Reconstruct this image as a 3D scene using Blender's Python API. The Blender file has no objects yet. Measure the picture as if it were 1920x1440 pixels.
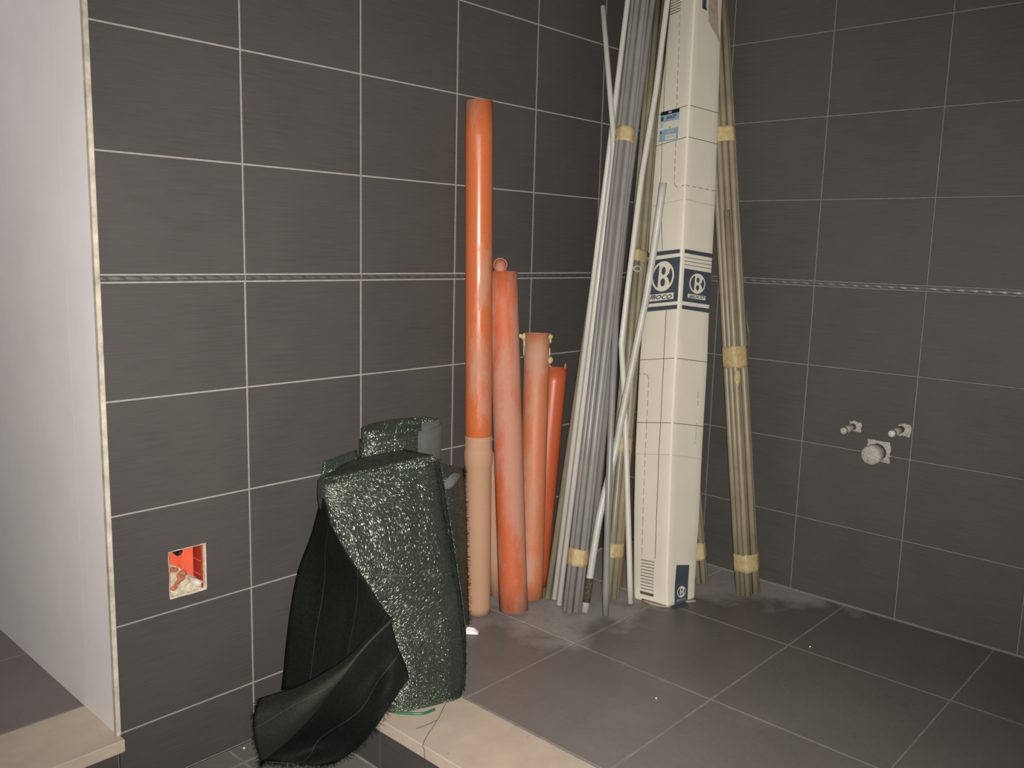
import bpy, bmesh, math, random
from mathutils import Vector, Matrix, noise

random.seed(7)
SC = bpy.context.scene
COL = SC.collection
V = Vector

# ------------------------------------------------------------------ camera, world, light, exposure
cam_d = bpy.data.cameras.new('camera')
cam = bpy.data.objects.new('camera', cam_d)
COL.objects.link(cam)
cam_d.sensor_fit = 'HORIZONTAL'
cam_d.sensor_width = 36.0
cam_d.lens = 1636.12 / 1920 * 36.0
cam_d.clip_start = 0.02
right = V((0.67808, -0.73453, 0.02602)); down = V((-0.09542, -0.12308, -0.98780)); fwd = V((0.72877, 0.66733, -0.15355))
CAMPOS = V((-2.67705, -1.84354, 1.09546))
rot = Matrix((right, -down, -fwd)).transposed()
cam.matrix_world = Matrix.Translation(CAMPOS) @ rot.to_4x4()
SC.camera = cam

world = bpy.data.worlds.new('world')
SC.world = world
world.use_nodes = True
world.node_tree.nodes['Background'].inputs[0].default_value = (1.0, 0.95, 0.93, 1)
world.node_tree.nodes['Background'].inputs[1].default_value = 0.020

# the phone's flash, beside the lens
fl_d = bpy.data.lights.new('flash', 'SPOT')
fl_d.energy = 345
fl_d.color = (1.0, 0.96, 0.90)
fl_d.spot_size = math.radians(98)
fl_d.spot_blend = 1.0
fl_d.shadow_soft_size = 0.012
fl = bpy.data.objects.new('flash', fl_d)
COL.objects.link(fl)
fl.matrix_world = Matrix.Translation(CAMPOS + right * 0.02 - down * 0.012 - fwd * 0.01) @ rot.to_4x4()

# the lamp of the adjoining hall, beyond the left edge of the picture
hl_d = bpy.data.lights.new('hall_lamp', 'AREA')
hl_d.energy = 6
hl_d.color = (1.0, 0.93, 0.92)
hl_d.size = 0.4
hl = bpy.data.objects.new('hall_lamp', hl_d)
COL.objects.link(hl)
hl.location = (-2.95, 0.75, 2.3)
hl.rotation_euler = (V((-2.0, 0.6, 0.9)) - V((-2.95, 0.75, 2.3))).to_track_quat('-Z', 'Y').to_euler()

SC.view_settings.view_transform = 'Standard'
SC.view_settings.look = 'None'
SC.view_settings.exposure = 0.0
SC.view_settings.gamma = 1.0
SC.view_settings.use_curve_mapping = False

# ------------------------------------------------------------------ helpers
def new_mat(name):
    m = bpy.data.materials.new(name)
    m.use_nodes = True
    nt = m.node_tree
    return m, nt, nt.nodes['Principled BSDF']

def nd(nt, t, **kw):
    n = nt.nodes.new(t)
    for k, v in kw.items():
        setattr(n, k, v)
    return n

def lk(nt, a, b):
    nt.links.new(a, b)

def coords(nt, scale, space='world'):
    mp = nd(nt, 'ShaderNodeMapping')
    mp.inputs['Scale'].default_value = scale
    if space == 'world':
        lk(nt, nd(nt, 'ShaderNodeNewGeometry').outputs['Position'], mp.inputs['Vector'])
    elif space == 'uv':
        lk(nt, nd(nt, 'ShaderNodeUVMap').outputs['UV'], mp.inputs['Vector'])
    else:
        lk(nt, nd(nt, 'ShaderNodeTexCoord').outputs['Object'], mp.inputs['Vector'])
    return mp.outputs['Vector']

def noise_fac(nt, vec, scale, detail=4, rough=0.6, lo=0.4, hi=0.6):
    n = nd(nt, 'ShaderNodeTexNoise')
    n.inputs['Scale'].default_value = scale
    n.inputs['Detail'].default_value = detail
    n.inputs['Roughness'].default_value = rough
    lk(nt, vec, n.inputs['Vector'])
    r = nd(nt, 'ShaderNodeMapRange')
    r.inputs['From Min'].default_value = lo
    r.inputs['From Max'].default_value = hi
    lk(nt, n.outputs['Fac'], r.inputs['Value'])
    return r.outputs['Result']

def mix(nt, fac, a, b):
    m = nd(nt, 'ShaderNodeMix', data_type='RGBA')
    for s, v in ((6, a), (7, b)):
        if isinstance(v, tuple):
            m.inputs[s].default_value = (*v, 1) if len(v) == 3 else v
        else:
            lk(nt, v, m.inputs[s])
    if isinstance(fac, (int, float)):
        m.inputs[0].default_value = fac
    else:
        lk(nt, fac, m.inputs[0])
    return m.outputs[2]

def mth(nt, op, a, b=None, clamp=False):
    m = nd(nt, 'ShaderNodeMath', operation=op, use_clamp=clamp)
    for i, v in enumerate((a, b)):
        if v is None:
            continue
        if isinstance(v, (int, float)):
            m.inputs[i].default_value = v
        else:
            lk(nt, v, m.inputs[i])
    return m.outputs[0]

def bump(nt, bs, h, strength, dist=0.001):
    b = nd(nt, 'ShaderNodeBump')
    b.inputs['Strength'].default_value = strength
    b.inputs['Distance'].default_value = dist
    lk(nt, h, b.inputs['Height'])
    lk(nt, b.outputs['Normal'], bs.inputs['Normal'])

def plain(name, col, rough=0.6, spec=0.3, var=0.15, scale=40, bumpy=0.0):
    m, nt, bs = new_mat(name)
    f = noise_fac(nt, coords(nt, (1, 1, 1)), scale, 5, 0.6, 0.3, 0.7)
    d = tuple(c * (1 - var) for c in col)
    l = tuple(min(1, c * (1 + var)) for c in col)
    lk(nt, mix(nt, f, d, l), bs.inputs['Base Color'])
    bs.inputs['Roughness'].default_value = rough
    bs.inputs['Specular IOR Level'].default_value = spec
    if bumpy:
        bump(nt, bs, f, bumpy, 0.002)
    return m

def link(name, mesh, mat=None, parent=None):
    o = bpy.data.objects.new(name, mesh)
    COL.objects.link(o)
    if mat is not None:
        for mm in (mat if isinstance(mat, (list, tuple)) else [mat]):
            if mm.name not in [x.name for x in mesh.materials if x]:
                mesh.materials.append(mm)
    if parent is not None:
        o.parent = parent
    return o

def mesh_from(verts, faces, smooth=False, name='mesh'):
    me = bpy.data.meshes.new(name)
    me.from_pydata([tuple(v) for v in verts], [], faces)
    me.update()
    bm = bmesh.new(); bm.from_mesh(me)
    bmesh.ops.recalc_face_normals(bm, faces=bm.faces)
    bm.to_mesh(me); bm.free()
    if smooth:
        for p in me.polygons:
            p.use_smooth = True
    return me

def empty(name, label, cat, loc=(0, 0, 0), group=None):
    o = bpy.data.objects.new(name, None)
    o.empty_display_size = 0.05
    COL.objects.link(o)
    o.location = loc
    return tag(o, label, cat, group)

def tag(o, label, cat, group=None):
    o['label'] = label
    o['category'] = cat
    if group:
        o['group'] = group
    return o

def struct(o, label=None):
    o['kind'] = 'structure'
    if label:
        o['label'] = label
    return o

def box_data(x0, x1, y0, y1, z0, z1):
    v = [(x, y, z) for x in (x0, x1) for y in (y0, y1) for z in (z0, z1)]
    f = [(0, 1, 3, 2), (4, 6, 7, 5), (0, 4, 5, 1), (2, 3, 7, 6), (0, 2, 6, 4), (1, 5, 7, 3)]
    return v, f

def box(name, b, mat, parent=None, bev=0.0):
    v, f = box_data(*b)
    me = mesh_from(v, f)
    if bev:
        bm = bmesh.new(); bm.from_mesh(me)
        bmesh.ops.bevel(bm, geom=bm.edges[:], offset=bev, segments=2, affect='EDGES', profile=0.5)
        bm.to_mesh(me); bm.free()
    return link(name, me, mat, parent)

def local(parent, pts):
    """world points -> the parent's own frame (things sit at their base, unrotated)"""
    return [V(p) - parent.location for p in pts]

def frames(pts):
    pts = [V(p) for p in pts]
    tang = []
    for i in range(len(pts)):
        a = pts[max(i - 1, 0)]; b = pts[min(i + 1, len(pts) - 1)]
        tang.append((b - a).normalized())
    ref = V((1, 0, 0)) if abs(tang[0].x) < 0.9 else V((0, 1, 0))
    u = (ref - tang[0] * ref.dot(tang[0])).normalized()
    out = []
    for t in tang:
        u = (u - t * u.dot(t)).normalized()
        out.append((t, u, t.cross(u)))
    return out

def tube_data(pts, r, rin=None, seg=20, flat_bottom=None):
    """hollow tube along a polyline: outer wall, inner wall, both rims. r may be a list."""
    pts = [V(p) for p in pts]
    rs = r if isinstance(r, (list, tuple)) else [r] * len(pts)
    fr = frames(pts)
    verts, faces = [], []
    n = len(pts)
    def ring(i, rad):
        t, u, w = fr[i]
        for k in range(seg):
            a = 2 * math.pi * k / seg
            verts.append(pts[i] + u * math.cos(a) * rad + w * math.sin(a) * rad)
    def shell(inner):
        base = len(verts)
        for i in range(n):
            ring(i, rs[i] - inner)
        for i in range(n - 1):
            for k in range(seg):
                a, b = base + i * seg + k, base + i * seg + (k + 1) % seg
                faces.append((a, b, b + seg, a + seg))
        return base
    b0 = shell(0)
    if rin is None:
        faces.append(tuple(range(b0 + seg - 1, b0 - 1, -1)))
        faces.append(tuple(range(b0 + (n - 1) * seg, b0 + n * seg)))
    else:
        b1 = shell(rin)
        for e in (0, (n - 1) * seg):
            for k in range(seg):
                k2 = (k + 1) % seg
                faces.append((b0 + e + k, b0 + e + k2, b1 + e + k2, b1 + e + k))
    return verts, faces

def smooth_path(pts, n):
    """Catmull-Rom through the points"""
    P = [V(p) for p in pts]
    P = [P[0] * 2 - P[1]] + P + [P[-1] * 2 - P[-2]]
    out = []
    for i in range(1, len(P) - 2):
        for k in range(n):
            out.append(cr(P[i - 1], P[i], P[i + 1], P[i + 2], k / n))
    out.append(P[-2])
    return out

def cr(a, b, c, d, t):
    return 0.5 * ((2 * b) + (c - a) * t + (2 * a - 5 * b + 4 * c - d) * t * t + (3 * b - a - 3 * c + d) * t ** 3)

def tube(name, pts, r, mat, parent, rin=None, seg=20):
    v, f = tube_data(local(parent, pts) if parent else pts, r, rin, seg)
    return link(name, mesh_from(v, f, True), mat, parent)

def auto_smooth(me, ang=40):
    bm = bmesh.new(); bm.from_mesh(me)
    for e in bm.edges:
        if len(e.link_faces) == 2 and e.calc_face_angle(0) > math.radians(ang):
            e.smooth = False
    bm.to_mesh(me); bm.free()

def patch_data(grid, nu, nv):
    """Catmull-Rom surface through a grid of control points; returns verts, faces, uv in metres"""
    rows = []
    for r in grid:
        rows.append(smooth_path(r, nv))
    cols = list(zip(*rows))
    full = [smooth_path(c, nu) for c in cols]         # full[col][row]
    nc, nr = len(full), len(full[0])
    verts = [full[c][r] for r in range(nr) for c in range(nc)]
    uv = [(0.0, 0.0)] * len(verts)
    for r in range(nr):
        s = 0.0
        for c in range(nc):
            if c:
                s += (full[c][r] - full[c - 1][r]).length
            uv[r * nc + c] = (0.0, s)
    for c in range(nc):
        s = 0.0
        for r in range(nr):
            if r:
                s += (full[c][r] - full[c][r - 1]).length
            uv[r * nc + c] = (s, uv[r * nc + c][1])
    faces = [(r * nc + c, r * nc + c + 1, (r + 1) * nc + c + 1, (r + 1) * nc + c) for r in range(nr - 1) for c in range(nc - 1)]
    return verts, faces, uv

def mesh_uv(verts, faces, uv, smooth=True):
    me = bpy.data.meshes.new('mesh')
    me.from_pydata([tuple(v) for v in verts], [], faces)
    l = me.uv_layers.new(name='UVMap')
    for p in me.polygons:
        for li in p.loop_indices:
            l.data[li].uv = uv[me.loops[li].vertex_index]
        p.use_smooth = smooth
    return me

# ------------------------------------------------------------------ materials
def tile_mat(name, dark, light, streak, rough, dusty=None):
    m, nt, bs = new_mat(name)
    a = noise_fac(nt, coords(nt, streak), 1.0, 6, 0.65, 0.25, 0.75)
    b = noise_fac(nt, coords(nt, (1, 1, 1)), 5.0, 4, 0.6, 0.3, 0.7)
    c = mix(nt, a, dark, light)
    c = mix(nt, mth(nt, 'MULTIPLY', b, 0.35), c, tuple(x * 1.25 for x in light))
    oi = nd(nt, 'ShaderNodeObjectInfo')
    c = mix(nt, mth(nt, 'MULTIPLY', oi.outputs['Random'], 0.12), c, tuple(x * 1.3 for x in light))
    if dusty:
        c, dm = dusty(nt, c)
    lk(nt, c, bs.inputs['Base Color'])
    bs.inputs['Roughness'].default_value = rough
    bs.inputs['Specular IOR Level'].default_value = 0.35
    bump(nt, bs, a, 0.18, 0.0008)
    return m

def floor_dust_tone(nt, c):
    pos = nd(nt, 'ShaderNodeNewGeometry').outputs['Position']
    sp = nd(nt, 'ShaderNodeSeparateXYZ'); lk(nt, pos, sp.inputs[0])
    n = nd(nt, 'ShaderNodeTexNoise'); n.inputs['Scale'].default_value = 9.0; n.inputs['Detail'].default_value = 6
    lk(nt, pos, n.inputs['Vector'])
    jit = mth(nt, 'MULTIPLY', mth(nt, 'SUBTRACT', n.outputs['Fac'], 0.5), 0.42)
    # swept plaster dust along the tiled wall: reaches about 0.33 m out, and a heap in the corner
    d = mth(nt, 'ADD', sp.outputs['Y'], jit)
    r1 = nd(nt, 'ShaderNodeMapRange'); r1.inputs['From Min'].default_value = -0.49; r1.inputs['From Max'].default_value = -0.35
    lk(nt, d, r1.inputs['Value'])
    xs = nd(nt, 'ShaderNodeMapRange'); xs.inputs['From Min'].default_value = -1.0; xs.inputs['From Max'].default_value = -0.80
    lk(nt, mth(nt, 'ADD', sp.outputs['X'], jit), xs.inputs['Value'])
    m1 = mth(nt, 'MULTIPLY', r1.outputs[0], xs.outputs[0])
    cs = mth(nt, 'ADD', mth(nt, 'MULTIPLY', sp.outputs['X'], 1.0), mth(nt, 'ADD', mth(nt, 'MULTIPLY', sp.outputs['Y'], 0.75), jit))
    r2 = nd(nt, 'ShaderNodeMapRange'); r2.inputs['From Min'].default_value = -0.72; r2.inputs['From Max'].default_value = -0.56
    lk(nt, cs, r2.inputs['Value'])
    m2 = mth(nt, 'MAXIMUM', m1, r2.outputs[0])
    fine = noise_fac(nt, coords(nt, (1, 1, 1)), 60, 5, 0.7, 0.15, 0.8)
    m3 = mth(nt, 'MULTIPLY', m2, mth(nt, 'ADD', mth(nt, 'MULTIPLY', fine, 0.5), 0.62), True)
    blot = noise_fac(nt, coords(nt, (1, 1, 1)), 3.2, 6, 0.65, 0.52, 0.80)
    # floor grows paler towards the step, in fine and blotchy mottling
    wx = nd(nt, 'ShaderNodeMapRange'); wx.inputs['From Min'].default_value = -0.25; wx.inputs['From Max'].default_value = -1.15
    lk(nt, mth(nt, 'ADD', sp.outputs['X'], jit), wx.inputs['Value'])
    m5 = mth(nt, 'MULTIPLY', wx.outputs[0], mth(nt, 'ADD', 0.20, mth(nt, 'MULTIPLY', fine, 0.10)))
    m4 = mth(nt, 'MAXIMUM', m3, mth(nt, 'ADD', m5, mth(nt, 'MULTIPLY', mth(nt, 'MULTIPLY', blot, wx.outputs[0]), 0.22)))
    return mix(nt, m4, c, (0.30, 0.285, 0.268)), m4

M = {}
M['wall_tile'] = tile_mat('wall_tile', (0.045, 0.0415, 0.0385), (0.066, 0.061, 0.057), (9, 9, 260), 0.55)
M['floor_tile'] = tile_mat('floor_tile', (0.082, 0.072, 0.066), (0.115, 0.101, 0.093), (40, 160, 40), 0.42, floor_dust_tone)
M['hall_tile'] = tile_mat('hall_tile', (0.120, 0.102, 0.098), (0.165, 0.142, 0.136), (40, 160, 40), 0.5)
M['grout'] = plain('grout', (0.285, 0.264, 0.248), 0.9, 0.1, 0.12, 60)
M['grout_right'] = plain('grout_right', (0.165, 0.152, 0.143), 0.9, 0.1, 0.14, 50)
M['grout_floor'] = plain('grout_floor', (0.225, 0.203, 0.190), 0.9, 0.1, 0.25, 30)
M['plaster'] = plain('white_plaster', (0.84, 0.81, 0.80), 0.85, 0.15, 0.035, 7, 0.08)
M['bead'] = plain('corner_bead', (0.47, 0.42, 0.34), 0.8, 0.15, 0.3, 25)
M['ceiling'] = plain('ceiling_paint', (0.75, 0.73, 0.71), 0.9, 0.1, 0.02, 5)
M['listello'] = plain('listello_glaze', (0.20, 0.193, 0.188), 0.52, 0.9, 0.15, 80)
M['listello'].node_tree.nodes['Principled BSDF'].inputs['Metallic'].default_value = 0.8
M['mortar'] = plain('mortar', (0.50, 0.43, 0.33), 0.95, 0.05, 0.3, 90, 0.5)
M['mortar_grey'] = plain('mortar_grey', (0.345, 0.325, 0.295), 0.95, 0.05, 0.28, 120, 0.6)
M['box_orange'] = plain('box_orange', (0.66, 0.105, 0.05), 0.45, 0.4, 0.1, 30)
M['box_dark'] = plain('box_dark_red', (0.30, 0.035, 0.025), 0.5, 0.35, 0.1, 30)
M['brick'] = plain('brick_crumb', (0.36, 0.13, 0.075), 0.95, 0.05, 0.35, 120, 0.5)
M['black'] = plain('black_rubber', (0.012, 0.014, 0.018), 0.5, 0.3, 0.1, 40)
M['white_pvc'] = plain('white_plastic', (0.50, 0.48, 0.435), 0.42, 0.4, 0.06, 12)
M['white_old'] = plain('dull_white_plastic', (0.42, 0.415, 0.37), 0.42, 0.4, 0.14, 14)
M['grey_pvc'] = plain('grey_plastic', (0.225, 0.213, 0.203), 0.42, 0.4, 0.10, 14)
M['grey_blue'] = plain('bluish_grey_plastic', (0.200, 0.198, 0.188), 0.36, 0.45, 0.10, 14)
M['tan_pvc'] = plain('tan_plastic', (0.222, 0.190, 0.128), 0.42, 0.4, 0.15, 14)
M['brown_pvc'] = plain('brown_plastic', (0.27, 0.135, 0.045), 0.4, 0.4, 0.2, 14)
M['dirt'] = plain('dirt', (0.075, 0.06, 0.045), 0.95, 0.05, 0.5, 120, 0.5)
M['tape'] = plain('masking_tape', (0.43, 0.335, 0.170), 0.7, 0.2, 0.18, 70, 0.25)
M['card'] = plain('white_cardboard', (0.60, 0.56, 0.465), 0.62, 0.25, 0.035, 10, 0.04)
M['card_torn'] = plain('torn_cardboard', (0.36, 0.29, 0.22), 0.9, 0.1, 0.15, 60, 0.3)
M['navy'] = plain('navy_ink', (0.050, 0.062, 0.082), 0.5, 0.35, 0.18, 30)
M['line_ink'] = plain('line_ink', (0.085, 0.075, 0.058), 0.7, 0.2, 0.15, 60)
M['line_faint'] = plain('faint_ink', (0.33, 0.30, 0.235), 0.7, 0.2, 0.1, 60)
M['label_blue'] = plain('label_blue', (0.22, 0.33, 0.42), 0.5, 0.35, 0.12, 60)
M['label_white'] = plain('label_white', (0.58, 0.55, 0.46), 0.5, 0.35, 0.05, 60)
M['label_mid'] = plain('label_mid', (0.30, 0.36, 0.38), 0.5, 0.35, 0.1, 60)
M['foam'] = plain('yellow_foam', (0.50, 0.40, 0.18), 0.95, 0.05, 0.3, 90, 0.6)
M['chip'] = plain('white_chip', (0.75, 0.72, 0.70), 0.6, 0.3, 0.06, 60)
M['cord'] = plain('green_cord', (0.015, 0.12, 0.045), 0.35, 0.5, 0.2, 60)
M['thread'] = plain('dark_thread', (0.06, 0.055, 0.04), 0.8, 0.1, 0.2, 60)

def marble():
    m, nt, bs = new_mat('beige_marble')
    a = noise_fac(nt, coords(nt, (1, 1, 1)), 14, 6, 0.6, 0.25, 0.75)
    s = noise_fac(nt, coords(nt, (1, 2.2, 1)), 34, 3, 0.5, 0.70, 0.78)
    c = mix(nt, a, (0.415, 0.338, 0.262), (0.510, 0.422, 0.335))
    c = mix(nt, mth(nt, 'MULTIPLY', s, 0.6), c, (0.24, 0.195, 0.14))
    lk(nt, c, bs.inputs['Base Color'])
    bs.inputs['Roughness'].default_value = 0.38
    return m
M['marble'] = marble()

def orange(name, base, dust, amount, scale, seed, rough=0.30):
    """orange sewer pipe with plaster dust rubbed into it"""
    m, nt, bs = new_mat(name)
    pos = coords(nt, (1, 1, 0.35))
    off = nd(nt, 'ShaderNodeVectorMath', operation='ADD'); off.inputs[1].default_value = (seed, seed * 1.7, seed * 0.6)
    lk(nt, pos, off.inputs[0])
    d = noise_fac(nt, off.outputs[0], scale, 7, 0.62, 0.64 - amount * 0.35, 0.76 - amount * 0.35)
    f = noise_fac(nt, coords(nt, (1, 1, 1)), 140, 4, 0.7, 0.2, 0.8)
    dm = mth(nt, 'MULTIPLY', d, mth(nt, 'ADD', mth(nt, 'MULTIPLY', f, 0.35), 0.55), True)
    c = mix(nt, f, tuple(x * 0.9 for x in base), tuple(min(1, x * 1.08) for x in base))
    c = mix(nt, dm, c, dust)
    lk(nt, c, bs.inputs['Base Color'])
    r = nd(nt, 'ShaderNodeMapRange')
    r.inputs['To Min'].default_value = rough; r.inputs['To Max'].default_value = 0.9
    lk(nt, dm, r.inputs['Value']); lk(nt, r.outputs[0], bs.inputs['Roughness'])
    bs.inputs['Specular IOR Level'].default_value = 0.45
    return m
OB = (0.62, 0.135, 0.040)
M['or_tall'] = orange('orange_pvc_clean', (0.47, 0.118, 0.040), (0.36, 0.235, 0.165), 0.42, 9, 1.0)
M['or_socket'] = orange('orange_pvc_caked', (0.43, 0.165, 0.075), (0.395, 0.265, 0.170), 1.05, 5, 4.2, 0.6)
M['or_p2'] = orange('orange_pvc_dusty', (0.46, 0.105, 0.038), (0.42, 0.235, 0.175), 0.66, 8, 2.4, 0.62)
M['or_p3'] = orange('orange_pvc_pale', (0.47, 0.155, 0.070), (0.41, 0.270, 0.195), 0.58, 8, 7.7, 0.5)
M['or_p4'] = orange('orange_pvc_red', (0.42, 0.085, 0.030), (0.36, 0.20, 0.13), 0.26, 8, 9.1, 0.4)

def net(name, dark, light, spark, rough, sheen=1.0, axis=1):
    """woven tape shade net: flat shiny tapes crossing, each a little tilted"""
    m, nt, bs = new_mat(name)
    uv = coords(nt, (560, 330, 1), 'uv')
    vo = nd(nt, 'ShaderNodeTexVoronoi'); vo.inputs['Scale'].default_value = 1.0
    lk(nt, uv, vo.inputs['Vector'])
    sep = nd(nt, 'ShaderNodeSeparateColor'); lk(nt, vo.outputs['Color'], sep.inputs[0])
    w1 = nd(nt, 'ShaderNodeTexWave', bands_direction='X'); w1.inputs['Scale'].default_value = 60
    lk(nt, coords(nt, (1, 1, 1), 'uv'), w1.inputs['Vector'])
    big = noise_fac(nt, coords(nt, (14, 5, 1), 'uv'), 1.0, 4, 0.6, 0.3, 0.7)
    c = mix(nt, mth(nt, 'MULTIPLY', sep.outputs[0], 0.8), dark, light)
    c = mix(nt, mth(nt, 'MULTIPLY', big, 0.4), c, tuple(x * 1.4 for x in light))
    # pale selvedge threads running across every 13 cm
    su = nd(nt, 'ShaderNodeSeparateXYZ'); lk(nt, coords(nt, (1, 1, 1), 'uv'), su.inputs[0])
    md = mth(nt, 'MODULO', mth(nt, 'ADD', su.outputs[axis], 0.045), 0.13)
    th = mth(nt, 'LESS_THAN', md, 0.0016)
    c = mix(nt, mth(nt, 'MULTIPLY', th, 0.45), c, (0.075, 0.085, 0.068))
    lk(nt, c, bs.inputs['Base Color'])
    bs.inputs['Roughness'].default_value = rough
    bs.inputs['Specular IOR Level'].default_value = sheen
    bs.inputs['Specular Tint'].default_value = (0.92, 1.0, 0.80, 1)
    # every tape crossing is a little facet with its own tilt
    g = nd(nt, 'ShaderNodeNewGeometry')
    sub = nd(nt, 'ShaderNodeVectorMath', operation='SUBTRACT'); sub.inputs[1].default_value = (0.5, 0.5, 0.5)
    lk(nt, vo.outputs['Color'], sub.inputs[0])
    scl = nd(nt, 'ShaderNodeVectorMath', operation='SCALE'); scl.inputs['Scale'].default_value = spark
    lk(nt, sub.outputs[0], scl.inputs[0])
    add = nd(nt, 'ShaderNodeVectorMath', operation='ADD')
    lk(nt, g.outputs['Normal'], add.inputs[0]); lk(nt, scl.outputs[0], add.inputs[1])
    nor = nd(nt, 'ShaderNodeVectorMath', operation='NORMALIZE'); lk(nt, add.outputs[0], nor.inputs[0])
    b = nd(nt, 'ShaderNodeBump'); b.inputs['Strength'].default_value = 0.5; b.inputs['Distance'].default_value = 0.0006
    lk(nt, w1.outputs['Fac'], b.inputs['Height']); lk(nt, nor.outputs[0], b.inputs['Normal'])
    lk(nt, b.outputs['Normal'], bs.inputs['Normal'])
    return m
M['net'] = net('shade_net_layered', (0.012, 0.019, 0.016), (0.032, 0.039, 0.032), 0.85, 0.33, 1.0)
M['net_single'] = net('shade_net_single', (0.0040, 0.0055, 0.0045), (0.0090, 0.0110, 0.0090), 0.30, 0.65, 0.10, 0)
M['net_lip'] = net('shade_net_turned_edge', (0.019, 0.021, 0.017), (0.034, 0.036, 0.030), 0.30, 0.65, 0.12, 0)
M['net_pale'] = plain('shade_net_pale_side', (0.105, 0.115, 0.110), 0.45, 0.4, 0.12, 40)

# ------------------------------------------------------------------ measured positions (metres; corner of the two walls at the origin)
bundleG = [[-0.6743,-0.2829,0.0],[-0.2616,-0.14,1.8864]]
W2 = [[-0.6395,-0.183,0.0],[-0.2476,-0.082,1.8988]]
W1 = [[-0.6637,-0.2229,0.0],[-0.3646,-0.14,1.423],[-0.3502,-0.06,1.8612]]
T1 = [[-0.6514,-0.1644,0.0],[-0.2281,-0.05,1.5712]]
G2 = [[-0.5936,-0.2775,0.0],[-0.1441,-0.085,1.9204]]
G1 = [[-0.6191,-0.3689,0.0],[-0.5911,-0.34,0.3774],[-0.4847,-0.262,0.7869],[-0.3745,-0.19,1.0972],[-0.1611,-0.12,1.9111]]
TB = [[-0.5047,-0.3011,0.0],[-0.0407,-0.068,1.9452]]
TB2 = [[-0.4062,-0.2671,0.0],[-0.2157,-0.16,0.7032]]
W3 = [[-0.4912,-0.3715,0.0],[-0.4368,-0.285,0.5226],[-0.4553,-0.262,0.8433],[-0.4229,-0.26,1.0094],[-0.3729,-0.255,1.3258],[-0.3025,-0.245,1.5945],[-0.2443,-0.23,1.8598]]
F1 = [[-0.6483,-0.3118,0.0],[-0.5944,-0.302,0.2229],[-0.5589,-0.298,0.3369],[-0.5087,-0.3,0.4845],[-0.4913,-0.305,0.5875],[-0.4516,-0.305,0.7306],[-0.4165,-0.312,0.8958],[-0.4042,-0.315,0.9575],[-0.3823,-0.322,1.1245],[-0.3676,-0.332,1.3044]]
TR = [[-0.1405,-0.5913,0.0],[-0.05,-0.2884,1.9076]]
BK = [[-0.1697,-0.4294,0.0],[-0.145,-0.3366,0.4809]]
tall = [[-0.8793,-0.0819,0.0],[-0.885,-0.05,1.4993]]
p2 = [[-0.795,-0.1523,0.0],[-0.7789,-0.055,1.0255]]
p3 = [[-0.6867,-0.1239,0.0],[-0.6194,-0.06,0.8349]]
p4 = [[-0.598,-0.0664,0.0],[-0.513,-0.05,0.719]]
box_rings = [[[-0.4272,-0.4677,0.0],[-0.3091,-0.4939,0.0],[-0.3237,-0.3753,0.0],[-0.4419,-0.3491,0.0]],[[-0.4232,-0.4572,0.0641],[-0.2912,-0.4833,0.053],[-0.2758,-0.3464,0.0404],[-0.4078,-0.3203,0.0515]],[[-0.4136,-0.4491,0.1639],[-0.2803,-0.4765,0.1529],[-0.2672,-0.337,0.1402],[-0.4006,-0.3096,0.1512]],[[-0.4025,-0.4394,0.2801],[-0.2667,-0.4696,0.2692],[-0.256,-0.3275,0.2564],[-0.3919,-0.2973,0.2673]],[[-0.3919,-0.4293,0.396],[-0.2551,-0.4605,0.3851],[-0.245,-0.3179,0.3723],[-0.3818,-0.2867,0.3832]],[[-0.3848,-0.4225,0.4736],[-0.2473,-0.4546,0.4628],[-0.2373,-0.3118,0.45],[-0.3748,-0.2797,0.4608]],[[-0.3749,-0.4148,0.5726],[-0.2363,-0.4479,0.5618],[-0.2262,-0.3054,0.549],[-0.3647,-0.2722,0.5598]],[[-0.3646,-0.4082,0.6681],[-0.2257,-0.4417,0.6573],[-0.2156,-0.299,0.6445],[-0.3545,-0.2655,0.6553]],[[-0.3533,-0.4011,0.7716],[-0.2143,-0.4348,0.7609],[-0.2042,-0.2921,0.7481],[-0.3433,-0.2584,0.7588]],[[-0.3382,-0.3912,0.9126],[-0.2009,-0.423,0.9018],[-0.1883,-0.2831,0.8891],[-0.3256,-0.2513,0.8999]],[[-0.3143,-0.3781,1.1217],[-0.1779,-0.409,1.1108],[-0.1624,-0.2721,1.0982],[-0.2989,-0.2412,1.1091]],[[-0.3,-0.3679,1.2599],[-0.1634,-0.399,1.2491],[-0.1461,-0.2641,1.2366],[-0.2827,-0.2331,1.2474]],[[-0.2803,-0.3539,1.4496],[-0.1455,-0.383,1.4387],[-0.1241,-0.2526,1.4263],[-0.2589,-0.2235,1.4372]],[[-0.2702,-0.3471,1.5449],[-0.1365,-0.375,1.534],[-0.1136,-0.2462,1.5217],[-0.2473,-0.2183,1.5326]],[[-0.2533,-0.3363,1.7013],[-0.1219,-0.3617,1.6903],[-0.0913,-0.2412,1.6783],[-0.2228,-0.2158,1.6893]],[[-0.236,-0.3251,1.862],[-0.1069,-0.348,1.8508],[-0.0707,-0.2336,1.839],[-0.1998,-0.2107,1.8502]],[[-0.2244,-0.3168,1.9741],[-0.0961,-0.3388,1.9629],[-0.0586,-0.2258,1.9512],[-0.1869,-0.2038,1.9624]],[[-0.2145,-0.3096,2.07],[-0.0868,-0.331,2.0588],[-0.0482,-0.2192,2.0471],[-0.1759,-0.1978,2.0583]]]
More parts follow.
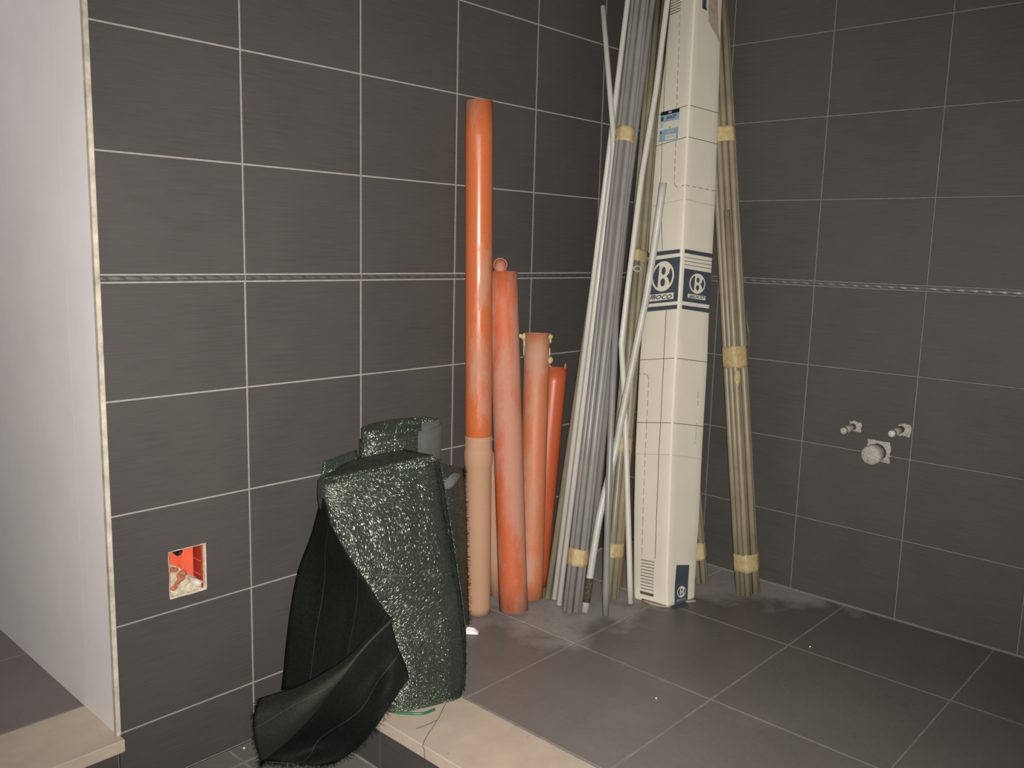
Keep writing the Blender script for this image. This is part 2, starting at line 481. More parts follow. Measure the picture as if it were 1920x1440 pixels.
net_front = [[[-1.524,-0.185,0.5487],[-1.2191,-0.26,0.5709]],[[-1.5272,-0.195,0.4835],[-1.2023,-0.27,0.4473]],[[-1.4894,-0.225,0.3455],[-1.1812,-0.285,0.2824]],[[-1.4417,-0.265,0.2106],[-1.1937,-0.325,0.1534]],[[-1.4241,-0.3,0.1081],[-1.1971,-0.335,0.0489]],[[-1.452,-0.315,0.0354],[-1.2212,-0.355,0.0108]],[[-1.4564,-0.3125,0.002],[-1.2427,-0.3718,0.002]]]
net_A = [[[-1.519,-0.19,0.5129],[-1.5054,-0.13,0.4043],[-1.5238,-0.09,0.2902],[-1.5371,-0.07,0.1497],[-1.5531,-0.06,-0.0106]],[[-1.5411,-0.24,0.5029],[-1.5237,-0.21,0.3894],[-1.5003,-0.18,0.2691],[-1.5043,-0.18,0.1618],[-1.5053,-0.18,0.0382]],[[-1.5576,-0.275,0.477],[-1.5296,-0.3,0.408],[-1.4887,-0.325,0.3268],[-1.4571,-0.34,0.268],[-1.4334,-0.35,0.2286]]]
net_B = [[[-1.4408,-0.355,0.2456],[-1.4925,-0.33,0.2015],[-1.5382,-0.29,0.1443],[-1.5941,-0.2,0.0718],[-1.6443,-0.11,0.0225]],[[-1.4491,-0.365,0.2448],[-1.5121,-0.355,0.2035],[-1.5713,-0.335,0.1502],[-1.6397,-0.26,0.0766],[-1.6828,-0.15,0.0065]],[[-1.4522,-0.365,0.238],[-1.5172,-0.35,0.1855],[-1.5853,-0.33,0.1177],[-1.6487,-0.26,0.0311],[-1.6729,-0.14,-0.0689]],[[-1.4445,-0.35,0.2255],[-1.5139,-0.33,0.1631],[-1.5785,-0.3,0.0778],[-1.6146,-0.22,-0.0339],[-1.64,-0.1068,-0.146]]]
net_C = [[[-1.4414,-0.35,0.2324],[-1.497,-0.32,0.1669],[-1.5553,-0.28,0.0744],[-1.589,-0.19,-0.049],[-1.6367,-0.1061,-0.145]],[[-1.4217,-0.35,0.1719],[-1.469,-0.33,0.1079],[-1.515,-0.299,0.0265],[-1.5222,-0.18,-0.1092],[-1.5974,-0.1556,-0.146]],[[-1.4051,-0.36,0.1162],[-1.4753,-0.375,0.0873],[-1.5,-0.3398,0.0035],[-1.505,-0.2432,-0.1033],[-1.5561,-0.2061,-0.146]],[[-1.4131,-0.385,0.0946],[-1.4549,-0.385,0.0623],[-1.496,-0.3662,-0.0032],[-1.5,-0.2952,-0.0884],[-1.5135,-0.2331,-0.146]]]
net_D = [[[-1.1468,-0.165,0.5287],[-1.0822,-0.165,0.5091],[-1.0257,-0.155,0.4901]],[[-1.1358,-0.175,0.4717],[-1.0896,-0.18,0.4717],[-1.0278,-0.16,0.4641]],[[-1.1228,-0.18,0.3591],[-1.0777,-0.185,0.3504],[-1.017,-0.165,0.3323]],[[-1.0882,-0.185,0.1849],[-1.0603,-0.19,0.1787],[-1.0133,-0.17,0.1601]],[[-1.0694,-0.19,0.0405],[-1.0435,-0.185,0.0242],[-1.0036,-0.17,0.0292]]]
net_thread1 = [[-1.3213,-0.4111,0.002],[-1.384,-0.451,0.002],[-1.4407,-0.4808,0.002],[-1.4777,-0.5134,0.002]]
net_thread2 = [[-1.3852,-0.4522,0.003],[-1.4081,-0.4499,0.002],[-1.427,-0.4472,0.002],[-1.4425,-0.4445,0.002]]
net_cord = [[-1.4386,-0.3384,0.004],[-1.4311,-0.3628,0.004],[-1.394,-0.4061,0.004],[-1.3587,-0.4139,0.004]]
net_layers = [[[-1.5256,-0.2,0.5584],[-1.3867,-0.215,0.5604],[-1.2109,-0.235,0.5705]],[[-1.4675,-0.165,0.558],[-1.359,-0.18,0.5651],[-1.2241,-0.205,0.5728]],[[-1.4178,-0.14,0.5633],[-1.3353,-0.15,0.5734],[-1.2435,-0.165,0.577]]]
net_tuck = [[[-1.4736,-0.135,0.5769],[-1.4183,-0.13,0.5843],[-1.3692,-0.125,0.5893]],[[-1.4819,-0.14,0.5543],[-1.4221,-0.135,0.5631],[-1.3664,-0.13,0.5693]],[[-1.4951,-0.15,0.539],[-1.4295,-0.145,0.5448],[-1.3609,-0.14,0.5511]]]

# ------------------------------------------------------------------ the setting
TW, TH = 0.336, 0.25
ZL, ZT = 0.0034, 1.0196
ROWS = [(ZL + i * TH, ZL + (i + 1) * TH) for i in range(4)] + [(ZT + i * TH, ZT + (i + 1) * TH) for i in range(6)]
ZTOP = ROWS[-1][1]
LOW = -0.148
X0 = -1.930            # left end of the tiled wall
YEND = -2.69           # how far the right wall is built

HX0, HX1, HZ0, HZ1 = -1.801, -1.711, 0.283, 0.395     # opening cut for the flush box
def pieces(name, boxes, mat):
    v, f = [], []
    for q in boxes:
        a, b = box_data(*q); o = len(v); v += a; f += [tuple(k + o for k in t) for t in b]
    return link(name, mesh_from(v, f), mat)
WA = (X0 + 0.004, 0.0)
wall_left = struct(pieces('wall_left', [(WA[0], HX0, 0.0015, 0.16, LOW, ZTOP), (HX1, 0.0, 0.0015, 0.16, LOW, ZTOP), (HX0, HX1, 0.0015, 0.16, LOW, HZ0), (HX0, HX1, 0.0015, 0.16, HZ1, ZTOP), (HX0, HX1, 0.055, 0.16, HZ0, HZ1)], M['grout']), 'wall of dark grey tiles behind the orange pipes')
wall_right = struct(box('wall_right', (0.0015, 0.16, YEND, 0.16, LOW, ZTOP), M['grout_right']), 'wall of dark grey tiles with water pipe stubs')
floor = struct(box('floor', (-1.44, 0.0, YEND, 0.0, LOW, -0.0015), M['grout_floor']), 'raised floor of large grey tiles')
floor_low = struct(box('floor_lower', (-3.6, -1.44, YEND, 0.0, LOW - 0.08, LOW - 0.0015), M['grout_floor']), 'lower floor in front of the step')
floor_hall = struct(box('floor_hall', (-3.6, X0 - 0.001, 0.0015, 1.9, LOW, -0.0015), M['grout_floor']), 'grey tiled floor of the adjoining hall')
struct(box('wall_hall', (X0 - 0.0005, -1.72, 0.1602, 1.9, -0.001, ZTOP), M['plaster']), 'white plastered wall going back from the tiled corner')
pl = struct(box('wall_reveal', (X0 - 0.0005, X0 + 0.0038, 0.0035, 0.16, 0.0007, ZTOP), M['plaster']), 'white plaster return beside the tiled wall')
struct(box('wall_far', (-3.6, -1.72, 1.9, 2.0, LOW, ZTOP), M['plaster']), 'plain white wall at the end of the hall')
struct(box('ceiling', (-3.6, 0.16, YEND, 2.0, ZTOP, ZTOP + 0.1), M['ceiling']), 'plain ceiling')
struct(box('trim_1', (X0 - 0.0045, X0 + 0.006, -0.0015, 0.012, 0.0, ZTOP), M['bead'], None, 0.0015), 'beige edge strip at the end of the tiles')

_tiles = {}
def tile_mesh(w, h, d, mat):
    """front face in the local XZ plane facing -Y, eased edges"""
    key = (round(w, 4), round(h, 4), round(d, 4), mat.name)
    if key not in _tiles:
        b = 0.0012
        w2, h2 = w / 2, h / 2
        v = []
        for y, i in ((d, 0), (b, 0), (0, b)):
            v += [(-w2 + i, y, -h2 + i), (w2 - i, y, -h2 + i), (w2 - i, y, h2 - i), (-w2 + i, y, h2 - i)]
        f = [(8, 9, 10, 11)]
        for r in (0, 4):
            f += [(r + k, r + (k + 1) % 4, r + 4 + (k + 1) % 4, r + 4 + k) for k in range(4)]
        me = mesh_from(v, f)
        me.materials.append(mat)
        _tiles[key] = me
    return _tiles[key]

RT = {'A': Matrix.Identity(3), 'B': Matrix(((0, -1, 0), (1, 0, 0), (0, 0, 1))), 'F': Matrix(((1, 0, 0), (0, 0, 1), (0, -1, 0))), 'R': Matrix(((0, 1, 0), (-1, 0, 0), (0, 0, 1)))}
# A: faces -y ; B: right wall, faces -x ; F: lies on the floor, faces +z ; R: riser, faces -x
RT['F'] = Matrix(((1, 0, 0), (0, 0, 1), (0, -1, 0)))
def lay(name, parent, face, u0, u1, v0, v1, plane, mat, joint, d=0.007):
    g = joint / 2
    w, h = u1 - u0 - 2 * g, v1 - v0 - 2 * g
    if w < 0.004 or h < 0.004:
        return None
    o = link(name, tile_mesh(w, h, d, mat), None, parent)
    cu, cv = (u0 + u1) / 2, (v0 + v1) / 2
    j = random.uniform(-0.0004, 0.0004)
    if face == 'A':
        o.location = (cu, plane + j, cv)
    elif face == 'B':
        o.location = (plane + j, cu, cv); o.rotation_euler = (0, 0, -math.pi / 2)
    elif face == 'F':
        o.location = (cu, cv, plane + j); o.rotation_euler = (-math.pi / 2, 0, 0)
    return o

colsA = [X0, -1.594, -1.258, -0.922, -0.586, -0.250, 0.0]
for i in range(len(colsA) - 1):
    for j, (z0, z1) in enumerate(ROWS):
        if i == 0 and j == 1:
            continue
        lay('tile', wall_left, 'A', colsA[i], colsA[i + 1], z0, z1, 0.0, M['wall_tile'], 0.004)
    # cut row below the step
    if colsA[i] < -1.475:
        lay('tile', wall_left, 'A', colsA[i], min(colsA[i + 1], -1.457), LOW, ZL, 0.0, M['wall_tile'], 0.004)
# tile with the rough opening
def holed_tile():
    x0, x1, z0, z1 = colsA[0] + .002, colsA[1] - .002, ROWS[1][0] + .002, ROWS[1][1] - .002
    rng = random.Random(3)
    n = 7
    hole = []
    c = [(HX0, HZ0), (HX1, HZ0), (HX1, HZ1), (HX0, HZ1)]
    for k in range(4):
        a, b = c[k], c[(k + 1) % 4]
        for q in range(n):
            t = q / n
            hole.append((a[0] + (b[0] - a[0]) * t + rng.uniform(-.0012, .0012), a[1] + (b[1] - a[1]) * t + rng.uniform(-.0012, .0012)))
    oc = [(x0, z0), (x1, z0), (x1, z1), (x0, z1)]
    outer = []
    for k in range(4):
        a, b = oc[k], oc[(k + 1) % 4]
        for q in range(n):
            t = q / n
            outer.append((a[0] + (b[0] - a[0]) * t, a[1] + (b[1] - a[1]) * t))
    N = 4 * n
    v = [(x, 0, z) for x, z in outer] + [(x, 0, z) for x, z in hole] + [(x, .007, z) for x, z in hole] + [(x, .007, z) for x, z in outer]
    f = []
    for k in range(N):
        k2 = (k + 1) % N
        f += [(k, k2, N + k2, N + k), (N + k, N + k2, 2 * N + k2, 2 * N + k), (3 * N + k, 3 * N + k2, k2, k)]
    link('tile', mesh_from(v, f), M['wall_tile'], wall_left)
holed_tile()

colsB = [0.0, -0.3347] + [-0.3347 - TW * k for k in range(1, 8)]
for i in range(len(colsB) - 1):
    for z0, z1 in ROWS:
        lay('tile', wall_right, 'B', max(colsB[i + 1], YEND), colsB[i], z0, z1, 0.0, M['wall_tile'], 0.0034)

# twisted-rope border strips between the fourth and fifth rows
def border_mesh(w):
    h = 0.0125
    n = max(10, int(w / 0.0024)); mrows = 7
    v, f = [], []
    for r in range(mrows + 1):
        q = r / mrows
        z = (q - .5) * h
        prof = min(1.0, 3.5 * min(q, 1 - q))
        for k in range(n + 1):
            x = -w / 2 + w * k / n
            ph = ((x + z * 1.7) / 0.036) % 1.0
            saw = ph / .72 if ph < .72 else (1 - ph) / .28
            y = -0.0016 * prof - 0.0017 * prof * saw
            v.append((x, y, z))
    for r in range(mrows):
        for k in range(n):
            a = r * (n + 1) + k
            f.append((a, a + 1, a + n + 2, a + n + 1))
    me = mesh_from(v, f, True)
    auto_smooth(me, 50)
    me.materials.append(M['listello'])
    return me
_bm = {}
zc = (ROWS[3][1] + ZT) / 2
for i in range(len(colsA) - 1):
    w = round(colsA[i + 1] - colsA[i] - 0.002, 4)
    if w not in _bm: _bm[w] = border_mesh(w)
    o = link('border_strip', _bm[w], None, wall_left); o.location = ((colsA[i] + colsA[i + 1]) / 2, 0.0012, zc)
for i in range(len(colsB) - 1):
    a, b = max(colsB[i + 1], YEND), colsB[i]
    w = round(b - a - 0.002, 4)
    if w not in _bm: _bm[w] = border_mesh(w)
    o = link('border_strip', _bm[w], None, wall_right); o.location = (0.0012, (a + b) / 2, zc); o.rotation_euler = (0, 0, -math.pi / 2)

# raised floor
fx = [-1.2655, -0.8354, -0.4037, 0.0]
fy = [0.0, -0.4225, -0.8541, -1.2857, -1.7173, -2.1489, -2.5805]
for i in range(3):
    for j in range(6):
        lay('tile', floor, 'F', fx[i], fx[i + 1], fy[j + 1], fy[j], 0.0, M['floor_tile'], 0.005)
# hall floor
hx = [X0 - 0.4316 * k for k in range(4)]
hy = [0.186, 0.56, 0.9916, 1.4232, 1.85]
for i in range(3):
    for j in range(4):
        lay('tile', floor_hall, 'F', hx[i + 1], hx[i], hy[j], hy[j + 1], 0.0, M['hall_tile'], 0.004)
# lower floor
lx = [-1.458, -1.667, -2.0986, -2.53, -2.96]
ly = [0.0, -0.075, -0.5066, -0.9382, -1.37, -1.80]
for i in range(4):
    for j in range(5):
        lay('tile', floor_low, 'F', lx[i + 1], lx[i], ly[j + 1], ly[j], LOW, M['floor_tile'], 0.005)
# risers under the two stone steps
ry = [0.0, -0.331, -0.667, -1.003, -1.339, -1.675, -2.011]
for j in range(6):
    lay('tile', floor, 'B', ry[j + 1], ry[j], LOW, -0.031, -1.456, M['wall_tile'], 0.004, 0.012)
for k in range(3):
    lay('tile', floor_hall, 'A', X0 - TW * (k + 1), X0 - TW * k, LOW, -0.031, 0.0, M['wall_tile'], 0.004, 0.004)
# stone step slabs
struct(box('trim_2', (-1.476, -1.268, -2.2, -0.001, -0.030, 0.0005), M['marble'], None, 0.002), 'beige marble step slab under the green net')
struct(box('trim_3', (-3.2, X0 + 0.004, -0.024, 0.184, -0.029, 0.0005), M['marble'], None, 0.002), 'beige marble threshold slab at the foot of the white wall')

# ------------------------------------------------------------------ flush box in the left wall
jb = empty('junction_box', 'orange flush box in a rough square hole low in the tiled wall', 'junction box', (-1.756, 0.0, 0.339))
def L(*p): return tuple(V(p) - jb.location)
D = 0.046
x0, x1, z0, z1 = HX0 + .004, HX1 - .006, HZ0 + .003, HZ1 - .003
v = [L(x0, .004, z0), L(x1, .004, z0), L(x1, .004, z1), L(x0, .004, z1), L(x0, D, z0), L(x1, D, z0), L(x1, D, z1), L(x0, D, z1)]
link('box_shell', mesh_from(v, [(4, 5, 6, 7), (0, 1, 5, 4), (1, 2, 6, 5), (2, 3, 7, 6), (3, 0, 4, 7)]), M['box_orange'], jb)
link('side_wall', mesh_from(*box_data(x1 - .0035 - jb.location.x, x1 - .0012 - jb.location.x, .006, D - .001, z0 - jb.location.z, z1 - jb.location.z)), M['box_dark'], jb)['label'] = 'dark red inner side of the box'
v = []; f = []
xr = x0 + 0.041
for z in (z0 + .02, z1 - .001):
    v += [L(xr - .004, D - .001, z), L(xr + .002, D - .012, z), L(xr + .030, D - .013, z), L(xr + .034, D - .001, z)]
link('raised_panel', mesh_from(v, [(0, 1, 5, 4), (1, 2, 6, 5), (2, 3, 7, 6), (4, 5, 6, 7), (0, 3, 2, 1)]), M['box_orange'], jb)
for zz in (.352, .318):
    link('rib', mesh_from(*box_data(x1 - .0062 - jb.location.x, x1 - .0034 - jb.location.x, .008, D - .006, zz - jb.location.z, zz + .0016 - jb.location.z)), M['box_orange'], jb)
v, f = tube_data([L(x0 + .030, .020, z1 - .010), L(x0 + .031, .045, z1 - .007)], .0095, .003, 16)
link('knockout_ring', mesh_from(v, f, True), M['black'], jb)
v, f = tube_data([L(x0 + .010, .028, z1 - .002), L(x0 + .022, .030, z1 - .004)], .006, None, 12)
link('cable_end', mesh_from(v, f, True), M['black'], jb)
# mortar fallen into the lower left of the box
rng = random.Random(11)
nx, nz = 16, 14
v, f = [], []
for r in range(nz + 1):
    for c in range(nx + 1):
        s, t = c / nx, r / nz
        x = x0 - .001 + s * (x1 - x0 - .002)
        top = (z1 - z0) * (0.70 - 0.50 * s ** 1.3)
        z = z0 - .001 + t * top
        y = 0.006 + 0.030 * t ** 2.2 + 0.008 * noise.noise(V((x * 75, 3.1, z * 75))) + 0.004 * noise.noise(V((x * 190, 1, z * 190)))
        v.append(L(x, min(max(y, .003), D), z))
for r in range(nz):
    for c in range(nx):
        a = r * (nx + 1) + c
        f.append((a, a + 1, a + nx + 2, a + nx + 1))
link('mortar_fill', mesh_from(v, f, True), M['mortar'], jb)
for (x, y, z, s) in ((.010, .014, .062, .0065), (.018, .014, .058, .0055), (.034, .012, .046, .0085), (.024, .009, .042, .006), (.028, .009, .036, .007), (.020, .008, .030, .0055), (.011, .007, .019, .007), (.015, .007, .027, .005)):
    bm = bmesh.new(); bmesh.ops.create_icosphere(bm, subdivisions=2, radius=s)
    for q in bm.verts:
        q.co *= 1 + 0.45 * noise.noise(q.co * 130 + V((x * 99, 0, 0)))
        q.co.y *= .55; q.co.x *= 1.3
        q.co += V(L(x0 + x, y, z0 + z))
    me = bpy.data.meshes.new('m'); bm.to_mesh(me); bm.free()
    link('brick_crumb', me, M['brick'], jb)
v, f = tube_data([L(x1 - .020, .020, z0 + .020), L(x1 - .006, .003, z0 + .010)], .0085, .002, 16)
link('conduit_end', mesh_from(v, f, True), M['white_pvc'], jb)
# ragged mortar rim round the hole
v, f = [], []
ring = []
c = [(HX0, HZ0), (HX1, HZ0), (HX1, HZ1), (HX0, HZ1)]
for k in range(4):
    a, b = c[k], c[(k + 1) % 4]
    for q in range(8):
        ring.append((a[0] + (b[0] - a[0]) * q / 8, a[1] + (b[1] - a[1]) * q / 8))
cx, cz = (HX0 + HX1) / 2, (HZ0 + HZ1) / 2
for y, k in ((.006, 1.02), (-.0006, 1.012), (-.0012, 1.0), (.002, .955), (.012, .93)):
    for (x, z) in ring:
        j = 1 + (rng.uniform(-.014, .014) if y > -.0009 else 0)
        v.append(L(cx + (x - cx) * k * j, y, cz + (z - cz) * k * j))
N = len(ring)
for r in range(4):
    for k in range(N):
        f.append((r * N + k, r * N + (k + 1) % N, (r + 1) * N + (k + 1) % N, (r + 1) * N + k))
link('mortar_rim', mesh_from(v, f, True), M['mortar'], jb)

# ------------------------------------------------------------------ pipe stubs in the right wall
def lump(name, parent, x, y, z, w, h, d, mat, seed):
    """plaster patch smeared on the wall, face towards -x"""
    n = 8
    v, f = [], []
    for r in range(n + 1):
        for c in range(n + 1):
            s, t = c / n - .5, r / n - .5
            e = max(abs(s), abs(t)) * 2
            prof = max(0, 1 - e ** 3)
            jx = 0.12 * noise.noise(V((s * 4 + seed, t * 4, 1))) * w
            jz = 0.12 * noise.noise(V((s * 4, t * 4 + seed, 5))) * h
            px = x + 0.001 - d * prof * (0.7 + 0.6 * noise.noise(V((s * 7 + seed, t * 7, 2))))
            v.append(V((px, y + s * w + jx, z + t * h + jz)) - parent.location)
    for r in range(n):
        for c in range(n):
            a = r * (n + 1) + c
            f.append((a, a + 1, a + n + 2, a + n + 1))
    return link(name, mesh_from(v, f, True), mat, parent)
st = empty('pipe_stub', 'plaster-caked water pipe stub on the right wall, left one of the pair', 'pipe stub', (0, -0.832, 0.577))
lump('plaster_patch', st, 0, -0.838, .578, .040, .034, .006, M['mortar_grey'], 1.0)
tube('pipe', [(0.001, -.832, .577), (-.030, -.833, .576), (-.074, -.834, .575)], [.0100, .0098, .0094], M['mortar_grey'], st, None, 16)
tube('end_cap', [(-.073, -.834, .575), (-.085, -.834, .575)], [.0105, .0098], M['mortar_grey'], st, None, 16)
st = empty('pipe_stub', 'water pipe stub with a clean white plug, right one of the pair', 'pipe stub', (0, -0.975, 0.592))
lump('plaster_patch', st, 0, -0.984, .590, .040, .040, .005, M['mortar_grey'], 4.0)
tube('pipe', [(0.001, -.975, .592), (-.074, -.976, .590)], [.0105, .0095], M['mortar_grey'], st, None, 16)
tube('plug', [(-.072, -.976, .590), (-.086, -.976, .590), (-.090, -.976, .590)], [.0105, .0105, .008], M['white_old'], st, None, 20)
st = empty('drain_stub', 'thick plaster-covered drain stub on the right wall below two water pipe stubs', 'drain stub', (0, -0.912, 0.510))
lump('plaster_patch', st, 0, -0.914, .513, .074, .070, .010, M['mortar_grey'], 7.0)
v, f = tube_data(local(st, [(0.001, -.912, .511), (-.030, -.912, .510), (-.055, -.912, .509), (-.060, -.912, .509)]), [.026, .0285, .030, .026], None, 28)
me = mesh_from(v, f, True)
bm = bmesh.new(); bm.from_mesh(me)
big = [q for q in bm.faces if len(q.verts) > 8 and q.calc_center_median().x < -.03]
bmesh.ops.poke(bm, faces=big)
for q in bm.verts:
    q.co += V((1, 1, 1)) * 0.0022 * noise.noise(q.co * 90)
bm.to_mesh(me); bm.free()
link('drain_pipe', me, M['mortar_grey'], st)

# ------------------------------------------------------------------ orange pipes
def seg_pts(a, b, n=8):
    a, b = V(a), V(b)
    return [a + (b - a) * i / n for i in range(n + 1)]
def pipe_thing(name, label, base, group='orange pipes leaning in the corner'):
    return empty(name, label, 'pipe', base, group)

def foot(b, t, r):
    """start of a leaning tube so that its lowest rim point is on the floor"""
    b, t = V(b), V(t)
    ax = (t - b).normalized()
    sn = math.sqrt(max(0, 1 - ax.z ** 2))
    return b + ax * ((r * sn) / ax.z + 0.0004)

# the tall one: spigot stands in a caked socket at the foot
b, t = V(tall[0]), V(tall[1])
p = pipe_thing('drain_pipe', 'tallest glossy orange pipe with a dust-caked socket at its foot', b)
s0 = foot(b, t, .041)
ax = (t - s0).normalized()
zs = 0.545
s1 = s0 + ax * (zs / ax.z)
tube('pipe_body', seg_pts(s0 + ax * .475, t, 10), .0392, M['or_tall'], p, .0035, 48)
prof = [(0.0, .0372), (.02, .0378), (.30, .0392), (.455, .0396), (.462, .0422), (.485, .0428), (.500, .0424), (.505, .0408), (.512, .0405), (.535, .0406), (.545, .0412), (.546, .0402)]
tube('socket', [s0 + ax * (h / ax.z) for h, r in prof], [r for h, r in prof], M['or_socket'], p, .0028, 48)['label'] = 'pale dust-caked socket end'

b, t = V(p2[0]), V(p2[1])
p = pipe_thing('drain_pipe', 'thick dusty orange pipe, second tallest, with a small elbow poking out of its top', b)
s0 = foot(b, t, .044)
tube('pipe_body', seg_pts(s0, t, 10), .044, M['or_p2'], p, .003, 48)
# small elbow inside its mouth
O = V((-0.800, -0.065, 1.047)); dd = V((-.735, -.665, .10)).normalized()
c0 = V((-.776, -.044, 1.0))
e = empty('pipe_elbow', 'small orange elbow with its open end facing out of the thick pipe', 'pipe elbow', (-.776, -.046, .80))
path = [(-.7765, -.049, .80), (-.776, -.046, .95), c0, c0 + V((0, 0, .020))]
for k in range(1, 8):
    a = k / 7 * math.radians(82)
    path.append(c0 + V((0, 0, .020)) + V((dd.x, dd.y, 0)).normalized() * (.026 * (1 - math.cos(a))) + V((0, 0, .026 * math.sin(a))))
path.append(V(path[-1]) + dd * .012)
tube('elbow_body', path, [.0195] * (len(path) - 1) + [.0205], M['or_p2'], e, .0022, 28)

b, t = V(p3[0]), V(p3[1])
p = pipe_thing('drain_pipe', 'pale dusty orange pipe with yellow foam stuck round its top', b)
s0 = foot(b, t, .040)
tube('pipe_body', seg_pts(s0, t, 10), .040, M['or_p3'], p, .0035, 48)
ax = (t - s0).normalized()
side = V((.675, -.737, 0)); side = (side - ax * side.dot(ax)).normalized(); back = side.cross(ax)
def blob(verts, faces, c, r, sc, seed):
    bm = bmesh.new(); bmesh.ops.create_icosphere(bm, subdivisions=2, radius=r)
    off = len(verts)
    for q in bm.verts:
        d = 1 + .5 * noise.noise(q.co * 70 + V((seed, 0, 0)))
        w = side * q.co.x * sc[0] * d + back * q.co.y * sc[1] * d + ax * q.co.z * sc[2] * d
        verts.append(c + w - p.location)
    for q in bm.faces:
        faces.append(tuple(off + x.index for x in q.verts))
    bm.verts.ensure_lookup_table(); bm.free()
for (a, h, r, sc) in ((-1.0, -.012, .009, (1, 1, 1.4)), (-1.0, -.035, .007, (.6, 1.1, 2.6)), (-.98, -.06, .005, (.5, 1, 3)), (1.0, -.008, .010, (1, 1, 1.0)), (1.02, -.022, .006, (.7, 1, 1.6)), (1.0, -.058, .005, (.6, 1, 3.2)), (1.03, -.082, .010, (1, 1.0, 1.1)), (-1.28, -.010, .008, (1.3, 1, .9)), (-1.42, -.022, .004, (.6, .8, 2))):
    vs, fs = [], []
    blob(vs, fs, t + side * .0405 * a + back * .006 + ax * h, r, sc, a * 9 + h * 200)
    link('foam_residue', mesh_from(vs, fs, True), M['foam'], p)['label'] = 'yellow foam stuck on the rim'
v, f = tube_data(local(p, [t - ax * .0005 , t + ax * .0008]), .0402, .004, 48)
link('rim', mesh_from(v, f), M['or_p3'], p)

b, t = V(p4[0]), V(p4[1])
p = pipe_thing('drain_pipe', 'shortest reddish orange pipe with a chipped top, nearest the conduits', b)
s0 = foot(b, t, .040)
v, f = tube_data(local(p, seg_pts(s0, t, 14)), .040, .0032, 48)
link('pipe_body', mesh_from(v, f, True), M['or_p4'], p)
ax = (t - s0).normalized()
side = V((.675, -.737, 0)); side = (side - ax * side.dot(ax)).normalized(); back = side.cross(ax)
# broken wall left standing above the cut
def shard(a0, a1, hs, mat, nm):
    vs, fs = [], []
    n = len(hs) - 1
    for k, h in enumerate(hs):
        a = math.radians(a0 + (a1 - a0) * k / n)
        for r in (.040, .0368):
            d = side * math.cos(a) * r + back * math.sin(a) * r
            vs += [t + d - ax * .001 - p.location, t + d + ax * h - p.location]
    for k in range(n):
        i = k * 4
        fs += [(i, i + 4, i + 5, i + 1), (i + 2, i + 3, i + 7, i + 6), (i + 1, i + 5, i + 7, i + 3)]
    fs += [(0, 1, 3, 2), (4 * n, 4 * n + 2, 4 * n + 3, 4 * n + 1)]
    link(nm, mesh_from(vs, fs), mat, p)
shard(108, 250, [.001, .006, .010, .015, .014, .017, .012, .009, .004], M['or_p3'], 'broken_rim')
shard(30, 42, [.004, .016, .014, .003], M['or_p3'], 'broken_rim')

st_b, st_t = V((-.742, -.028, 0)), V((-.792, -.028, .47))
p = pipe_thing('drain_pipe', 'thin short orange offcut hidden behind the two tallest orange pipes', st_b)
tube('pipe_body', seg_pts(foot(st_b, st_t, .021), st_t, 4), .021, M['or_socket'], p, .002, 24)

# ------------------------------------------------------------------ loose conduits
def extend(pts, z):
    a, b = V(pts[-2]), V(pts[-1])
    return [V(q) for q in pts] + [b + (b - a) * ((z - b.z) / (b.z - a.z))]
def conduit(label, pts, r, mat, z=None, n=1, rin=.0014, extra=None, cat='conduit', group=None, name='conduit'):
    pts = [V(q) for q in pts]
    pts[0] = foot(pts[0], pts[1], r)
    if z:
        pts = extend(pts, z)
    path = smooth_path(pts, n) if n > 1 else pts
    e = empty(name, label, cat, path[0], group)
    tube('tube_wall', path, r, mat, e, rin, 18)
    return e, path
LC = 'loose conduits in the corner'
def kinked(pts, k, n=6):
    """round the sharp corners of a polyline a little"""
    P = [V(q) for q in pts]; out = [P[0]]
    for i in range(1, len(P) - 1):
        a = P[i] + (P[i - 1] - P[i]).normalized() * k; b = P[i] + (P[i + 1] - P[i]).normalized() * k
        for j in range(n + 1):
            t = j / n
            out.append(a * (1 - t) ** 2 + P[i] * 2 * t * (1 - t) + b * t * t)
    out.append(P[-1]); return out
w1 = [V(q) for q in W1]; w1[0] = foot(w1[0], w1[1], .009)
e = empty('conduit', 'white conduit bent sharply near its free top end, left of the grey bundle', 'conduit', w1[0], LC)
tube('tube_wall', kinked(w1, .06), .009, M['white_pvc'], e, .0014, 18)
conduit('straight white conduit leaning along the left side of the grey bundle', W2, .009, M['white_pvc'], 2.30, group=LC)
conduit('tan conduit standing behind the two white conduits at the far left', T1, .010, M['tan_pvc'], 1.98, group=LC)
conduit('grey conduit leaning just right of the taped grey bundle, farther back', G2, .010, M['grey_blue'], 2.25, group=LC)
conduit('bluish grey conduit standing nearest the viewer, just right of the taped grey bundle', G1, .010, M['grey_blue'], 2.05, 5, group=LC)
conduit('short brown rod close to the left edge of the white carton', TB2, .009, M['brown_pvc'], None, group=LC)
w3 = [V(q) for q in W3]; w3[0] = foot(w3[0], w3[1], .009)
e = empty('conduit', 'white conduit kinked in the middle, its foot beside the white carton', 'conduit', w3[0], LC)
w3 = extend(w3, 2.08)
tube('tube_wall', smooth_path([w3[0], w3[1], w3[1].lerp(w3[2], .9)], 6) + kinked(w3[2:], .012)[1:], .009, M['white_pvc'], e, .0014, 18)
f1 = [V(q) for q in F1]
f1[0] = foot(f1[0], f1[1], .0115)
e = empty('conduit', 'dull white conduit crossing in front, open top end against the carton and a dirty foot', 'conduit', f1[0], LC)
path = smooth_path(f1, 4)
tube('tube_wall', path, [.0112] * len(path), M['white_old'], e, .0016, 20)
q0, q1, q2 = f1[0].lerp(f1[1], .13), f1[0].lerp(f1[1], .26), f1[0].lerp(f1[1], .46)
